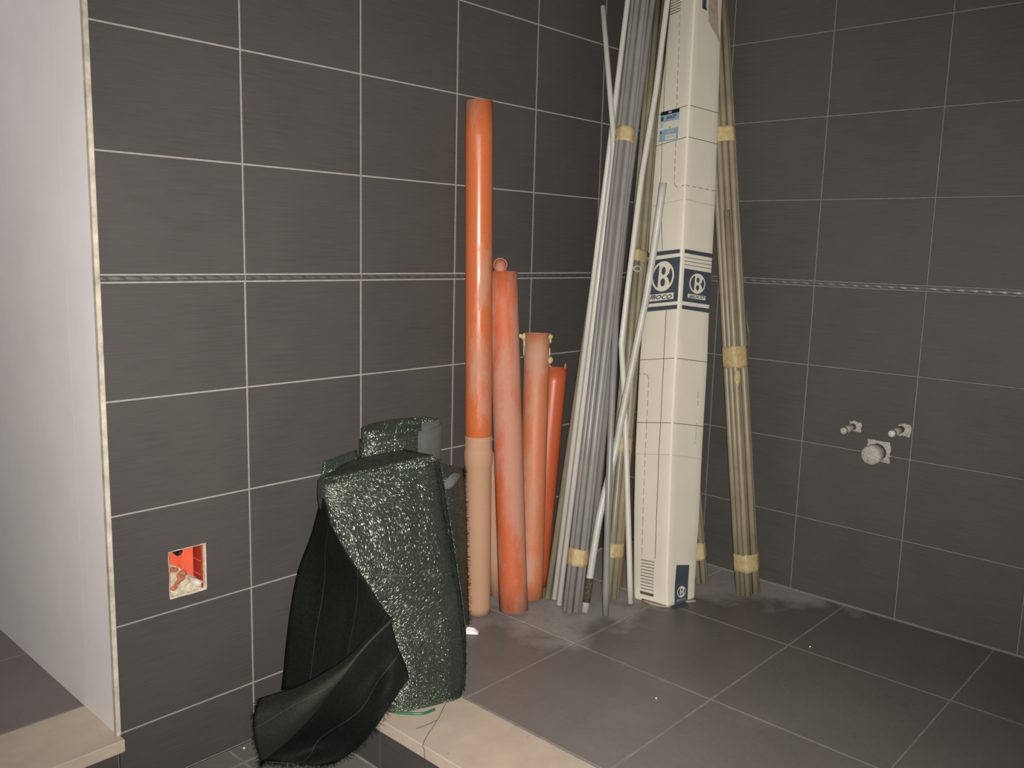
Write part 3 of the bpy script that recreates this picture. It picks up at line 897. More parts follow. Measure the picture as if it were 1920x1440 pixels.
tube('dirt_crust', [q0, q1, q2], [.0116, .0126, .0116], M['dirt'], e, .0006, 18)['label'] = 'dark crust of dirt near the foot'

# ------------------------------------------------------------------ taped bundles of conduits
def cross(ax):
    h = V((.675, -.737, 0)); h = (h - ax * h.dot(ax)).normalized()
    return h, ax.cross(h)
HEX7 = [(-1, 0), (0, 0), (1, 0), (-.5, .87), (.5, .87), (-.5, -.87), (.5, -.87)]
HEX10 = [(-1.5, 0), (-.5, 0), (.5, 0), (1.5, 0), (-1, .87), (0, .87), (1, .87), (-1, -.87), (0, -.87), (1, -.87)]
def bundle(name, label, pts, offs, r, mats, ztop, tapes, seed, extra=()):
    rng = random.Random(seed)
    b, t = V(pts[0]), V(pts[1])
    ax = (t - b).normalized(); h, d = cross(ax)
    root = empty(name, label, 'conduit bundle', b)
    root['group'] = 'taped bundles of conduit'
    sg = -1 if d.dot(V((.73, .67, 0))) > 0 else 1      # which way is the front
    offs = [(u, w, ztop) for u, w in offs] + [(u, w * sg, zz) for u, w, zz in extra]
    for i, (u, w, ztp) in enumerate(offs):
        o = h * (u * 2 * r * 1.01) + d * (w * 2 * r * 1.01)
        bb = b + o
        bb = bb - ax * (bb.z / ax.z)
        st = foot(bb, bb + ax, r) + ax * rng.uniform(0, .007)
        zt = ztp + (rng.uniform(-.02, .0) if ztp == ztop else 0)
        en = bb + ax * (zt / ax.z)
        sag = [st.lerp(en, k / 4) + (h * rng.uniform(-.0012, .0012) if 0 < k < 4 else V((0, 0, 0))) for k in range(5)]
        tube('conduit' if ztp == ztop else 'short_conduit', sag, r * .985, mats[i % len(mats)], root, .0014, 16)
    for (z, hh, n) in tapes:
        c = b + ax * (z / ax.z)
        # hull of the tubes: a rounded belt
        ang = []
        for k in range(36):
            a = 2 * math.pi * k / 36
            ext = max((u * math.cos(a) + w * math.sin(a)) * 2 * r for u, w, zz in offs if zz > z) + r * 1.06
            ang.append((a, ext))
        # support function -> boundary points
        ring = []
        for k in range(36):
            a, e0 = ang[k]; e1 = ang[(k + 1) % 36][1]; em = ang[k - 1][1]
            de = (e1 - em) / (2 * (2 * math.pi / 36))
            ring.append((e0 * math.cos(a) - de * math.sin(a), e0 * math.sin(a) + de * math.cos(a)))
        vs, fs = [], []
        m = 5
        for layer, th in ((0, .0016), (1, .0004)):
            for j in range(m + 1):
                for k, (u, w) in enumerate(ring):
                    wob = noise.noise(V((k * .35, z * 20, j * .3))) * .004 if j in (0, m) else 0
                    cr_ = .0010 * noise.noise(V((k * .9, j * .8, z * 31)))
                    q = c + h * (u * (1 + th * 12) ) + d * (w * (1 + th * 12)) + (h * u + d * w).normalized() * cr_ + ax * ((j / m - .5) * hh + wob)
                    vs.append(q - root.location)
        N = 36
        for layer in (0, 1):
            o0 = layer * (m + 1) * N
            for j in range(m):
                for k in range(N):
                    fs.append((o0 + j * N + k, o0 + j * N + (k + 1) % N, o0 + (j + 1) * N + (k + 1) % N, o0 + (j + 1) * N + k))
        o1 = (m + 1) * N
        for j in (0, m):
            for k in range(N):
                fs.append((j * N + k, j * N + (k + 1) % N, o1 + j * N + (k + 1) % N, o1 + j * N + k))
        link('tape_band', mesh_from(vs, fs, True), M['tape'], root)
    return root, b, ax, h, d
bundle('conduit_bundle', 'bundle of grey conduits bound with two strips of masking tape', bundleG, HEX7, .010, [M['grey_pvc'], M['grey_blue']], 2.28, [(.165, .052, 0), (1.455, .048, 0)], 5)
root, b, ax, h, d = bundle('conduit_bundle', 'taped bundle of tan conduits between the grey bundle and the white carton', TB, HEX7, .010, [M['tan_pvc']], 1.985, [(.150, .045, 0), (.475, .050, 0), (1.075, .038, 0)], 6, [(-.5, 1.74, 1.105)])
# short tube and a wire clip on its front
c = b + ax * (1.10 / ax.z) - d * .0
nrm = -(d if d.dot(V((.73, .67, 0))) > 0 else -d)
vs, fs = [], []
cl = c + nrm * .050 - h * .008 - ax * .075
path = [cl + h * (.012 * math.cos(a)) + ax * (.009 * math.sin(a)) + nrm * (.002 * a / 6) for a in [k * .5 for k in range(17)]] + [cl - h * .024 - ax * .012]
tube('wire_clip', path, .0026, M['mortar_grey'], root, None, 8)
root, b, ax, h, d = bundle('conduit_bundle', 'thick taped bundle of tan conduits on the right side of the white carton', TR, HEX10, .0100, [M['tan_pvc']], 1.99, [(.105, .058, 0), (.765, .068, 0), (1.475, .050, 0)], 8, [(-.5, 1.74, 1.235)])
nrm = -(d if d.dot(V((.73, .67, 0))) > 0 else -d)
c = b + ax * (.735 / ax.z)
vs, fs = [], []
for k in range(9):
    w_ = .010 * math.sin(math.pi * (.15 + .85 * k / 8))
    q = c + nrm * (.047 + .0012 * k) - h * (.006 + .0008 * k) - ax * (.012 + .007 * k)
    vs += [q - h * w_ - root.location, q + h * w_ - root.location]
fs = [(2 * k, 2 * k + 1, 2 * k + 3, 2 * k + 2) for k in range(8)]
o = link('tape_end', mesh_from(vs, fs, True), M['tape'], root)
sm = o.modifiers.new('thick', 'SOLIDIFY'); sm.thickness = .0006
vs = []
for k in range(7):
    w_ = .004 + .003 * math.sin(k * 1.3)
    q = b + ax * ((.80 + .018 * k) / ax.z) + h * (.0445 + .002 * math.sin(k)) + nrm * .004
    vs += [q + nrm * w_ - root.location, q - nrm * w_ + h * .003 - root.location]
o = link('tape_end', mesh_from(vs, [(2 * k, 2 * k + 1, 2 * k + 3, 2 * k + 2) for k in range(6)], True), M['tape'], root)
sm = o.modifiers.new('thick', 'SOLIDIFY'); sm.thickness = .0006
bundle('conduit_bundle', 'taped bundle of tan conduits mostly hidden behind the white carton', BK, HEX7, .0095, [M['tan_pvc']], 1.35, [(.105, .055, 0)], 9)

# ------------------------------------------------------------------ the long white carton
BX = [[V(q) for q in r] for r in box_rings]
ARC = [0.0]
for k in range(1, len(BX)):
    ARC.append(ARC[-1] + (BX[k][0] - BX[k - 1][0]).length)
carton = empty('cardboard_carton', 'long white printed cardboard carton leaning upright in the corner', 'carton', (BX[0][0] + BX[0][2]) / 2)
NU = 5
nr = len(BX)
lev = [k / 6 for k in range(6)] + list(range(1, nr))
verts, faces = [], []
for lv in lev:
    k = min(int(lv), nr - 2); t = lv - k
    ring = [BX[k][j].lerp(BX[k + 1][j], t) for j in range(4)]
    for j in range(4):
        for u in range(NU):
            verts.append(ring[j].lerp(ring[(j + 1) % 4], u / NU) - carton.location)
RN = 4 * NU
for k in range(len(lev) - 1):
    for j in range(RN):
        a, b2 = k * RN + j, k * RN + (j + 1) % RN
        faces.append((a, b2, b2 + RN, a + RN))
faces.append(tuple((len(lev) - 1) * RN + j for j in range(RN)))
me = mesh_from(verts, faces)
bm = bmesh.new(); bm.from_mesh(me); bm.verts.ensure_lookup_table()
ed = [e for e in bm.edges if e.verts[0].index % RN == e.verts[1].index % RN and e.verts[0].index % NU == 0]
bmesh.ops.bevel(bm, geom=ed, offset=.0060, segments=3, affect='EDGES', profile=.5)
bm.to_mesh(me); bm.free()
for q in me.polygons: q.use_smooth = True
auto_smooth(me, 35)
o = link('carton_body', me, M['card'], carton)
sm = o.modifiers.new('thick', 'SOLIDIFY'); sm.thickness = .003; sm.offset = -1

def FP(face, fs, arc, off=.0008):
    k = 0
    while k < nr - 2 and ARC[k + 1] < arc: k += 1
    t = (arc - ARC[k]) / (ARC[k + 1] - ARC[k])
    j = 3 if face == 'L' else 1
    c = BX[k][0].lerp(BX[k + 1][0], t); e = BX[k][j].lerp(BX[k + 1][j], t)
    ax = BX[k + 1][0] - BX[k][0]
    n = (e - c).cross(ax).normalized()
    ctr = (BX[k][0] + BX[k][2]) / 2
    if n.dot(c - ctr) < 0: n = -n
    return c + (e - c) * fs + n * off - carton.location
class Ink:
    def __init__(s, face): s.face = face; s.v = []; s.f = []
    def quad(s, pts, off=.0008, step=.03):
        if max(p_[1] for p_ in pts) < .14: off += .0016
        """four (fs, arc) corners in order round the quad"""
        (a, b, c, d) = pts
        nv = max(1, int(max(abs(a[1] - d[1]), abs(b[1] - c[1])) / step))
        nu = 1
        o = len(s.v)
        for i in range(nv + 1):
            t = i / nv
            for j in range(nu + 1):
                u = j / nu
                fs = (a[0] * (1 - u) + b[0] * u) * (1 - t) + (d[0] * (1 - u) + c[0] * u) * t
                ar = (a[1] * (1 - u) + b[1] * u) * (1 - t) + (d[1] * (1 - u) + c[1] * u) * t
                s.v.append(FP(s.face, fs, ar, off))
        for i in range(nv):
            for j in range(nu):
                k = o + i * (nu + 1) + j
                s.f.append((k, k + 1, k + nu + 2, k + nu + 1))
        return s
    def line(s, a, b, w, off=.0008):
        """straight stroke, w metres wide"""
        wid = .14
        du, dv = (b[0] - a[0]) * wid, b[1] - a[1]
        l = math.hypot(du, dv); nx, ny = -dv / l * w / 2, du / l * w / 2
        return s.quad([(a[0] + nx / wid, a[1] + ny), (a[0] - nx / wid, a[1] - ny), (b[0] - nx / wid, b[1] - ny), (b[0] + nx / wid, b[1] + ny)], off)
    def dashes(s, a, b, w, on, gap):
        l = math.hypot((b[0] - a[0]) * .14, b[1] - a[1]); t = 0
        while t < l:
            t2 = min(l, t + on)
            f = lambda q: (a[0] + (b[0] - a[0]) * q / l, a[1] + (b[1] - a[1]) * q / l)
            s.line(f(t), f(t2), w); t += on + gap
        return s
    def poly(s, pts, off=.0008):
        o = len(s.v)
        s.v += [FP(s.face, a, b, off) for a, b in pts]
        s.f.append(tuple(range(o, o + len(pts))))
        return s
    def disc(s, c, ru, rv, off, n=36, a0=0):
        return s.poly([(c[0] + ru * math.cos(2 * math.pi * k / n), c[1] + rv * math.sin(2 * math.pi * k / n)) for k in range(n)], off)
    def done(s, name, mat, parent=None, label=None):
        me = bpy.data.meshes.new('print'); me.from_pydata([tuple(q) for q in s.v], [], s.f); me.update()
        o = link(name, me, mat, parent or carton)
        if label: o['label'] = label
        return o

def emblem(face, c, ru, rv, par, sgn, lift=.0012):
    """ring with a bold B standing in it; sgn flips left and right so that it reads right"""
    e = Ink(face).disc(c, ru, rv, lift, 44).done('emblem', M['card'], par, 'round emblem with a bold letter B')
    g = Ink(face)
    # the two navy side lenses
    R = .86
    def P(x, y): return (c[0] + sgn * ru * x, c[1] + rv * y)
    left = [P(R * math.cos(a), R * math.sin(a)) for a in [math.radians(118 + k * 8) for k in range(16)]]
    left += [P(-.40, -.70), P(-.38, -.3), P(-.36, .3), P(-.34, .72)]
    g.poly(left, lift + .0004)
    rgt = [P(R * math.cos(a), R * math.sin(a)) for a in [math.radians(-38 + k * 7.6) for k in range(11)]]
    rgt += [P(.60, .42), P(.54, .18), P(.34, .0), P(.52, -.18), P(.62, -.40)]
    g.poly(rgt, lift + .0004)
    # counters of the B
    g.disc(P(.05, .36), ru * .19, rv * .27, lift + .0004, 24)
    g.disc(P(.04, -.40), ru * .21, rv * .27, lift + .0004, 24)
    g.done('emblem_counters', M['navy'], e)

_dg = None
def words(text, face, c, wid_fs, hgt, par, sgn, mat, shear=.25, lift=.0018, bold=.03, vertical=False):
    cu = bpy.data.curves.new('text', 'FONT')
    cu.body = text; cu.shear = shear; cu.offset = bold; cu.align_x = 'CENTER'; cu.align_y = 'CENTER'; cu.resolution_u = 2
    to = bpy.data.objects.new('text', cu); COL.objects.link(to)
    bpy.context.view_layer.update()
    dg = bpy.context.evaluated_depsgraph_get()
    tm = to.evaluated_get(dg).to_mesh()
    vs = [q.co.copy() for q in tm.vertices]; fs = [tuple(q.vertices) for q in tm.polygons]
    to.evaluated_get(dg).to_mesh_clear()
    bpy.data.objects.remove(to); bpy.data.curves.remove(cu)
    x0, x1 = min(q.x for q in vs), max(q.x for q in vs); y0, y1 = min(q.y for q in vs), max(q.y for q in vs)
    out = []
    for q in vs:
        u = (q.x - x0) / (x1 - x0) - .5; w = (q.y - y0) / (y1 - y0) - .5
        if vertical: u, w = w, -u
        out.append(FP(face, c[0] + sgn * u * wid_fs, c[1] + w * hgt, lift))
    me = bpy.data.meshes.new('lettering'); me.from_pydata([tuple(q) for q in out], [], fs); me.update()
    return link('lettering', me, mat, par)

# left-hand printed face (mirrored: fs grows towards the picture's left)
g = Ink('L')
g.quad([(.05, 1.1170), (.985, 1.1150), (.985, 1.1005), (.05, 1.1050)])
g.quad([(.03, 1.0938), (.985, 1.0880), (.985, .9490), (.03, .9555)])
g.quad([(.03, .9450), (.985, .9385), (.985, .9240), (.03, .9320)])
pl_ = g.done('printed_band', M['navy'], None, 'navy printed band on the left face')
emblem('L', (.490, 1.0355), .318, .0475, pl_, -1)
plate = Ink('L').quad([(.150, .9835), (.855, .9785), (.855, .9570), (.150, .9635)], .0012).done('name_plate', M['card'], pl_, 'pale plate behind the lettering')
o = words('IBOCO', 'L', (.500, .9708), .62, .0150, pl_, -1, M['navy'], .3, .0018, .035)
g = Ink('R')
g.quad([(.078, 1.1178), (.975, 1.1150), (.975, 1.1012), (.078, 1.1055)])
g.quad([(.10, 1.0584), (.980, 1.0540), (.980, .9522), (.10, .9565)])
g.quad([(.10, .9445), (.990, .9403), (.990, .9267), (.10, .9328)])
pr_ = g.done('printed_band', M['navy'], None, 'navy printed band on the right face')
emblem('R', (.535, 1.0152), .252, .0315, pr_, 1)
Ink('R').quad([(.252, .9815), (.815, .9785), (.815, .9655), (.252, .9690)], .0012).done('name_plate', M['label_white'], pr_, 'pale plate behind the lettering')
words('IBOCO', 'R', (.535, .9736), .49, .0092, pr_, 1, M['navy'], .3, .0018, .03)
g = Ink('R')
for (a, b) in (((.082, 1.0929), (.972, 1.0900)), ((.090, 1.0814), (.979, 1.0784)), ((.096, 1.0706), (.985, 1.0666))):
    g.line(a, b, .0018)
g.done('printed_lines', M['navy'], None, 'three thin navy lines')
# foot strip on the right face
o = Ink('R').quad([(.282, .1295), (.719, .1228), (.700, .004), (.225, .004)]).done('printed_band', M['navy'], None, 'upright navy strip at the foot')
emblem('R', (.475, .0400), .150, .0185, o, 1, .0032)
words('IBOCO', 'R', (.460, .0142), .33, .0070, o, 1, M['label_mid'], .1, .0036, .02)
# rules across both faces
for nm, mat, w, rows in (('fold_line', 'line_ink', .0020, [(1.5580, 1.5530, 1.5590), (1.4610, 1.4540, 1.4620), (.7790, .7705, .7695), (.5775, .5690, .5640)]), ('fold_line', 'line_faint', .0013, [(1.2700, 1.2620, 1.2665), (.4778, .4675, .4595)])):
    for c_, l_, r_ in rows:
        Ink('L').line((.03, c_), (.985, l_), w).done(nm, M[mat])
        Ink('R').line((.03, c_), (.985, r_), w).done(nm, M[mat])
g = Ink('L')
VL = [(.987, 1.7907), (.80, 1.5612), (.775, 1.4616), (.738, 1.3364), (.56, 1.118)]
for a, b in zip(VL, VL[1:]): g.line(a, b, .0022)
g.done('upright_line', M['line_ink'])
g = Ink('L')
VL = [(.325, .9279), (.315, .7975), (.306, .5744), (.321, .4732), (.323, .3939), (.352, .1434)]
for a, b in zip(VL, VL[1:]): g.line(a, b, .0023)
g.done('upright_line', M['line_ink'])
g = Ink('L')
for a, b in zip([(.530, 1.8553), (.382, 1.5601), (.344, 1.4534), (.325, 1.3350)], [(.382, 1.5601), (.344, 1.4534), (.325, 1.3350)]): g.dashes(a, b, .0017, .017, .0085)
for a, b in (((.320, 1.3288), (.290, 1.3155)), ((.290, 1.3155), (.211, 1.3110)), ((.10, 1.3120), (.02, 1.3135))): g.line(a, b, .0017)
g.done('dashed_line', M['line_ink'])
g = Ink('L')
g.dashes((.693, .7040), (.686, .5704), .0015, .021, .009); g.dashes((.686, .5704), (.717, .2601), .0015, .021, .009); g.dashes((.717, .2601), (.736, .141), .0015, .021, .009)
g.line((.981, .7250), (.93, .7252), .0015)
for a, b in (((.86, .7255), (.77, .7250)), ((.77, .7250), (.715, .7195)), ((.715, .7195), (.693, .7070))): g.line(a, b, .0015)
g.done('dashed_line', M['line_ink'])
g = Ink('R')
g.dashes((.01, 1.3130), (.985, 1.3130), .0017, .017, .012)
g.done('dashed_line', M['line_ink'])
g = Ink('L')
for k in range(10):
    t = k / 9
    g.line((.751 + .018 * t, .1302 - .0910 * t), (.355 + .020 * t, .1325 - .0915 * t), .0026)
g.quad([(.783, .0299), (.379, .0310), (.397, .0213), (.789, .0205)])
g.done('printed_lines', M['line_ink'], None, 'stack of short lines over a bar at the foot')
g = Ink('L')
for k in range(15):
    g.line((.955 + .004 * k, 1.8685 + .0088 * k), (.525, 1.8656 + .0088 * k), .0028)
g.done('printed_lines', M['line_ink'], None, 'stack of short lines high on the left face')
# stock label
lb = Ink('L').quad([(.877, 1.5584), (.279, 1.5565), (.286, 1.4610), (.886, 1.4642)], .0012, .1).done('stock_label', M['label_blue'], None, 'blue and white stock label with a black heading')
def lq(u0, u1, w0, w1, mat, nm, lift=.0018):
    f = lambda u, w: ((.877 + .009 * w) * (1 - u) + (.279 + .007 * w) * u, (1.5584 - .0942 * w) * (1 - u) + (1.5565 - .0955 * w) * u)
    return Ink('L').quad([f(u0, w0), f(u1, w0), f(u1, w1), f(u0, w1)], lift, .2).done(nm, M[mat], lb)
lq(0, 1, 0, .125, 'black', 'label_heading')
lq(0, 1, .36, .61, 'label_white', 'label_field')
lq(.33, .88, .80, .97, 'label_white', 'label_field')
lq(.03, .17, .17, .31, 'navy', 'label_mark'); lq(.06, .16, .39, .54, 'label_mid', 'label_mark'); lq(.05, .14, .66, .74, 'navy', 'label_mark')
lq(.36, .80, .665, .745, 'label_mid', 'label_mark'); lq(.50, .60, .55, .575, 'line_ink', 'label_mark')
for k in range(14):
    lq(.37 + .034 * k, .37 + .034 * k + (.020 if k % 3 else .012), .845, .91, 'line_faint', 'label_bar', .0024)
f = lambda u, w: ((.877 + .009 * w) * (1 - u) + (.279 + .007 * w) * u, (1.5584 - .0942 * w) * (1 - u) + (1.5565 - .0955 * w) * u)
words('00637', 'L', f(.60, .235), .30, .0105, lb, -1, M['navy'], 0, .0026, .03)
lq(.42, .60, .035, .095, 'label_mid', 'label_mark', .0024)
# torn paper and a scrap of print high on the right face
Ink('R').poly([(.477, 1.96), (.80, 1.96), (.815, 1.9069), (.884, 1.8102), (.974, 1.7799), (.86, 1.7885), (.752, 1.8025), (.62, 1.815), (.509, 1.8305), (.485, 1.87)]).done('torn_patch', M['card_torn'], None, 'brown patch where the paper is torn off')
Ink('R').quad([(.26, 1.955), (.40, 1.955), (.415, 1.8690), (.268, 1.8690)]).quad([(.268, 1.8690), (.440, 1.8690), (.434, 1.8600), (.272, 1.8625)]).done('printed_band', M['navy'], None, 'end of a navy print high on the right face')
for a, b in (((.741, .6745), (.751, .6287)), ((.748, .5761), (.749, .5098))):
    g = Ink('R')
    n = int((a[1] - b[1]) / .0052)
    for k in range(n):
        if k % 6 == 4: continue
        t = k / n; y = a[1] + (b[1] - a[1]) * t; x = a[0] + (b[0] - a[0]) * t
        g.quad([(x - .02, y), (x + .02, y), (x + .02, y - .003), (x - .02, y - .003)])
    g.done('small_print', M['line_faint'], None, 'faint upright line of small print')
# crushed end flaps at the foot, then a dark sheet painted as shadow
c0, l0, r0 = BX[0][0], BX[0][3], BX[0][1]
def fl_(name, a, b, out, drop):
    n = (out).normalized()
    vs = []
    for k in range(5):
        q = a.lerp(b, k / 4)
        w = .020 * (1 - abs(k / 4 - .45) * 1.2)
        vs += [q + V((0, 0, .006)) - carton.location, q + n * max(w, .003) + V((0, 0, .0022 + drop)) - carton.location]
    o = link(name, mesh_from(vs, [(2 * k, 2 * k + 1, 2 * k + 3, 2 * k + 2) for k in range(4)], True), M['card_torn'], carton)
    sm = o.modifiers.new('thick', 'SOLIDIFY'); sm.thickness = .0014
fl_('flap_and_shadow', c0.lerp(l0, .05), c0.lerp(l0, .75), V((-1, -.25, 0)), 0)
fl_('flap_and_shadow', c0.lerp(r0, .62), c0.lerp(r0, 1.0), V((.2, -1, 0)), 0)
vs = [c0.lerp(r0, .10), c0.lerp(r0, .62), c0.lerp(r0, .55) + V((-.010, -.030, 0)), c0.lerp(r0, .12) + V((-.012, -.020, 0))]  # outline of the dark sheet that stands for the shadow on the floor
link('flap_and_shadow', mesh_from(*[[q + V((0, 0, z)) - carton.location for z in (.0012, .0026) for q in vs], [(0, 1, 2, 3), (4, 5, 6, 7), (0, 1, 5, 4), (1, 2, 6, 5), (2, 3, 7, 6), (3, 0, 4, 7)]]), M['navy'], carton)['label'] = 'dark printed flap folded out at the foot'

# ------------------------------------------------------------------ rolled shade net
netr = empty('shade_net_roll', 'dark green woven shade net, rolled and folded, standing on the stone step', 'shade net', (-1.36, -.30, .001))
def npatch(name, grid, mat, nu=7, nv=7, th=.0014, ripple=.004, label=None, seed=0):
    verts, faces, uv = patch_data([[V(q) for q in r] for r in grid], nu, nv)
    out = []
    for q in verts:
        w = ripple * noise.noise(q * 9 + V((seed, 0, 0)))
        q = q + V((-.74, -.67, 0)) * w
        q.z = max(q.z, (-.1465 if q.x < -1.477 else .0025))
        out.append(q - netr.location)
    me = mesh_uv(out, faces, uv)
    o = link(name, me, mat, netr)
    sm = o.modifiers.new('thick', 'SOLIDIFY'); sm.thickness = th; sm.offset = 0
    if label: o['label'] = label
    return o

# front roll: a flattened spiral lofted through the rings
ringsF = [(V(a), V(b)) for a, b in net_front]
TURN = 2.6
NT, NS = 170, 30
def ringF(t):
    k = t * (len(ringsF) - 1); i = min(int(k), len(ringsF) - 2); u = k - i
    I = lambda j: ringsF[min(max(j, 0), len(ringsF) - 1)]
    return cr(I(i - 1)[0], I(i)[0], I(i + 1)[0], I(i + 2)[0], u), cr(I(i - 1)[1], I(i)[1], I(i + 1)[1], I(i + 2)[1], u)
verts, uv = [], []
for s in range(NS + 1):
    t = s / NS
    a, b = ringF(t)
    c = (a + b) / 2; h = (b - a) / 2
    dep = .042 + .018 * t
    acc = 0; prev = None
    for k in range(NT + 1):
        th = math.pi * .92 + 2 * math.pi * TURN * k / NT
        sc = .62 + .38 * k / NT
        ex = 2 / 3.0
        cx, sx = math.cos(th), math.sin(th)
        px = math.copysign(abs(cx) ** ex, cx); py = math.copysign(abs(sx) ** ex, sx)
        q = c + h * (px * (.80 + .20 * k / NT)) + V((0, -1, 0)) * (py * dep * sc)
        # folds: a few soft vertical creases and the pressed-down foot
        q += V((0, -1, 0)) * .004 * noise.noise(V((px * 3.2, py, t * 2.2)))
        if t < .12: q.z += .010 * noise.noise(V((k * .05, 2, 0))) - .012 * (1 - k / NT)
        if t > .80:
            wv = math.sin((t - .80) * 95 + px * 1.4) * .008 * min(1, (t - .8) * 12)
            q += V((0, -1, 0)) * wv * max(0, py)
        q.z = max(q.z, .003)
        if prev is not None: acc += (q - prev).length
        prev = q.copy()
        verts.append(q - netr.location); uv.append((acc, t * .62))
faces = [(s * (NT + 1) + k, s * (NT + 1) + k + 1, (s + 1) * (NT + 1) + k + 1, (s + 1) * (NT + 1) + k) for s in range(NS) for k in range(NT)]
o = link('front_roll', mesh_uv(verts, faces, uv), M['net'], netr)
sm = o.modifiers.new('thick', 'SOLIDIFY'); sm.thickness = .0016; sm.offset = 0

# rear roll: taller, its right half shows the paler side
verts, uv, faces, pale = [], [], [], []
NT2, NS2 = 150, 16
RC = V((-1.188, -.088, 0)); RA, RB = .140, .050
for s in range(NS2 + 1):
    t = s / NS2
    acc = 0; prev = None
    for k in range(NT2 + 1):
        kk = k / NT2
        th = math.pi * 1.15 + 2 * math.pi * 2.35 * kk
        sc = .90 + .10 * kk
        ztop = .628 if kk < .52 else (.610 if kk < .80 else .598)
        ztop += .006 * noise.noise(V((kk * 9, 1, 0)))
        q = V((RC.x + RA * math.cos(th) * sc, RC.y - RB * math.sin(th) * sc, .003 + t * (ztop - .003)))
        q.y += .003 * noise.noise(V((math.cos(th) * 2, math.sin(th), t * 3)))
        if prev is not None: acc += (q - prev).length
        prev = q.copy()
        verts.append(q - netr.location); uv.append((acc, t * .62))
for s in range(NS2):
    for k in range(NT2):
        faces.append((s * (NT2 + 1) + k, s * (NT2 + 1) + k + 1, (s + 1) * (NT2 + 1) + k + 1, (s + 1) * (NT2 + 1) + k))
        th = math.pi * 1.15 + 2 * math.pi * 2.35 * k / NT2
        pale.append(1 if (math.sin(th) > 0 and math.cos(th) > .22 + .06 * math.sin(k)) else 0)
me = mesh_uv(verts, faces, uv)
o = link('rear_roll', me, [M['net'], M['net_pale']], netr)
for p_, i_ in zip(me.polygons, pale): p_.material_index = i_
sm = o.modifiers.new('thick', 'SOLIDIFY'); sm.thickness = .0016; sm.offset = 0

npatch('hanging_sheet', net_A, M['net_single'], 8, 8, .0014, .006, 'single dark layer of net hanging off the roll', 1)
npatch('turned_edge', net_B, M['net_lip'], 8, 9, .0014, .006, 'edge of the loose net turned over towards the viewer', 2)
npatch('trailing_end', net_C, M['net_single'], 9, 9, .0014, .008, 'loose end of net trailing down onto the lower floor', 3)
npatch('side_flap', net_D, M['net'], 10, 8, .0014, .006, 'loose flap of net beside the tallest orange pipe', 4)
# pale fold of net above the flap
npatch('folded_corner', [[(-1.130, -.150, .512), (-1.080, -.160, .500), (-1.036, -.155, .480)], [(-1.130, -.170, .490), (-1.085, -.185, .480), (-1.050, -.172, .474)], [(-1.130, -.180, .450), (-1.100, -.190, .455), (-1.075, -.182, .466)]], M['net_pale'], 5, 5, .0014, .003, 'paler folded corner of the net', 5)
# layers of net lying crumpled on top behind the front roll
npatch('folded_layers', net_layers, M['net'], 6, 6, .002, .012, None, 6)
npatch('folded_layers', net_tuck, M['net'], 6, 6, .002, .006, None, 7)

# frayed threads along the cut edges
rng = random.Random(21)
def fringe(name, path, out, ln, n, w=.0011):
    P = [V(q) for q in path]
    vs, fs = [], []
    for i in range(n):
        k = rng.random() * (len(P) - 1); j = int(k); base = P[j].lerp(P[j + 1], k - j)
        d = (V(out) + V((rng.gauss(0, .5), rng.gauss(0, .5), rng.gauss(0, .35)))).normalized() * ln * rng.uniform(.35, 1.25)
        side_ = d.cross(V((rng.gauss(0, 1), rng.gauss(0, 1), rng.gauss(0, 1)))).normalized() * w * .5
        m = base + d * .5 + V((rng.gauss(0, .002), rng.gauss(0, .002), rng.gauss(0, .002)))
        e = base + d
        o_ = len(vs)
        for q, s_ in ((base, 1), (m, .8), (e, .3)):
            floor_z = LOW + .001 if q.x < -1.478 else .0015
            q = V((q.x, min(q.y, -.002), max(q.z, floor_z)))
            vs += [q - side_ * s_ - netr.location, q + side_ * s_ - netr.location]
        fs += [(o_, o_ + 1, o_ + 3, o_ + 2), (o_ + 2, o_ + 3, o_ + 5, o_ + 4)]
    me = bpy.data.meshes.new('fringe'); me.from_pydata([tuple(q) for q in vs], [], fs); me.update()
    o = link(name, me, M['net_single'], netr); o['kind'] = 'stuff'
    return o
bot = [net_B[3][4]] + [r[4] for r in net_C]
fringe('frayed_threads', bot, (-.55, -.75, -.15), .026, 420)
fringe('frayed_threads', net_C[3][::-1][:4], (.35, -.55, -.5), .016, 160)
fringe('frayed_threads', [r[4] for r in net_B], (-.8, .1, -.2), .010, 150)
fringe('frayed_threads', [r[2] for r in net_D], (.75, -.5, -.1), .011, 260)
fringe('frayed_threads', [r[-1] for r in net_A][::-1] , (-.2, -.2, -.8), .006, 40)
tube('binding_cord', smooth_path(net_cord, 6), .0032, M['cord'], netr, None, 8)['label'] = 'bright green cord at the foot of the roll'

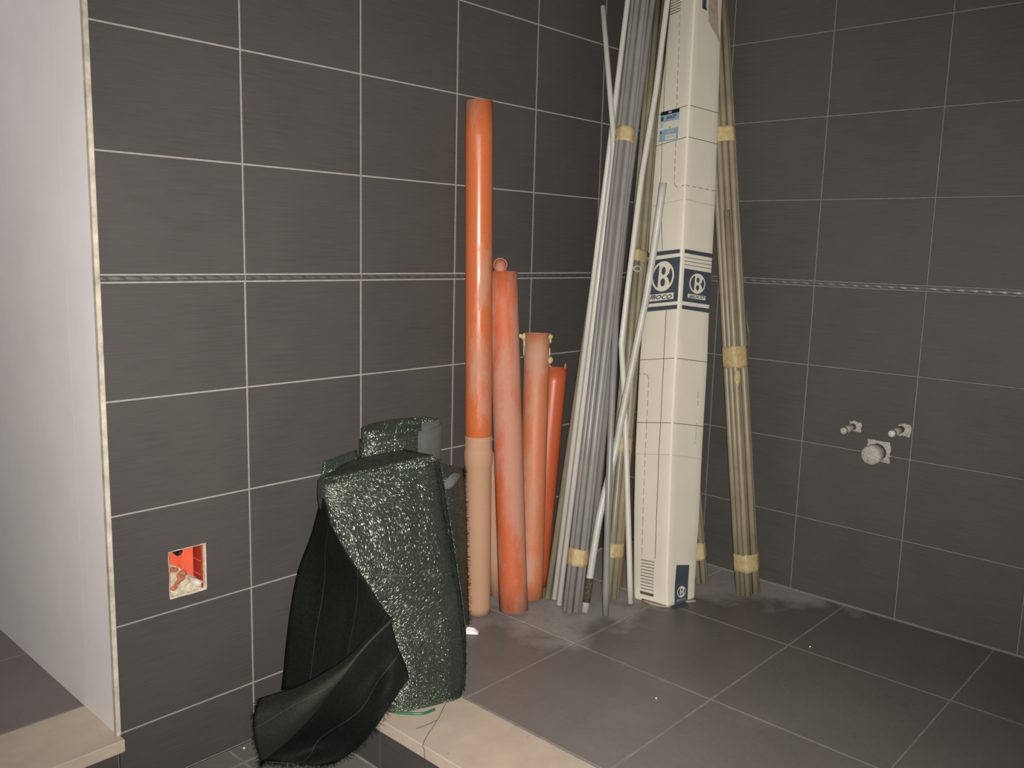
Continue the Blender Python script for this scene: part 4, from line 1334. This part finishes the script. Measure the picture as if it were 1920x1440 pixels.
# ------------------------------------------------------------------ small things on the floor
t1 = [V(q) for q in net_thread1]
t1 = [q + V((0, 0, -.0003)) for q in t1] + [V((-1.4785, -.512, -.008)), V((-1.479, -.515, -.042))]
t1[3] = V((-1.4765, -.505, .0020))
v, f = tube_data(smooth_path(t1, 8), .0007, None, 6)
tag(link('loose_thread', mesh_from(v, f, True), M['thread']), 'long dark thread trailing from the net over the edge of the stone step', 'thread', 'loose threads on the stone step')
v, f = tube_data(smooth_path([q + V((0, 0, .0000)) for q in map(V, net_thread2)], 6), .0006, None, 6)
tag(link('loose_thread', mesh_from(v, f, True), M['thread']), 'short dark thread lying flat on top of the stone step', 'thread', 'loose threads on the stone step')
# white chip
n = 12
vs, fs = [], []
a, b = V((-1.012, -.150, 0)), V((-.984, -.188, 0))
axx = (b - a); pp = V((axx.y, -axx.x, 0)).normalized()
prof = [(0, .002), (.06, .011), (.22, .017), (.45, .0185), (.68, .017), (.85, .0115), (1, .003)]
for t, hh in prof:
    q = a + axx * t
    for w, z in ((-.010, .0012), (-.009, hh * .8), (.002, hh), (.011, hh * .6), (.013, .0012)):
        vs.append(q + pp * w * (0.6 + .4 * math.sin(math.pi * (.1 + .8 * t))) + V((0, 0, z)))
m = 5
for r in range(len(prof) - 1):
    for k in range(m):
        k2 = (k + 1) % m
        fs.append((r * m + k, r * m + k2, (r + 1) * m + k2, (r + 1) * m + k))
fs += [tuple(range(m)), tuple((len(prof) - 1) * m + k for k in range(m))]
me = mesh_from(vs, fs, True); auto_smooth(me, 35)
tag(link('plastic_scrap', me, M['chip']), 'small white scrap on the floor beside the net', 'scrap')
# grains of rubble
rng = random.Random(4)
for lab, (x, y, z), s in (('tiny white grain on the floor tile in front of the carton', (-.930, -.757, .0), .0028), ('tiny white grain on the floor near the right wall', (-.372, -.905, 0), .0026), ('tiny white grain on the lower floor at the foot of the tiled wall', (-1.636, -.022, LOW), .0030)):
    bm = bmesh.new(); bmesh.ops.create_icosphere(bm, subdivisions=1, radius=s)
    for q in bm.verts: q.co *= rng.uniform(.7, 1.15); q.co.z = max(q.co.z, -s * .5)
    me = bpy.data.meshes.new('grain'); bm.to_mesh(me); bm.free()
    o = link('rubble_grain', me, M['chip']); o.location = (x, y, z + s * .5 + .0003)
    tag(o, lab, 'grain')
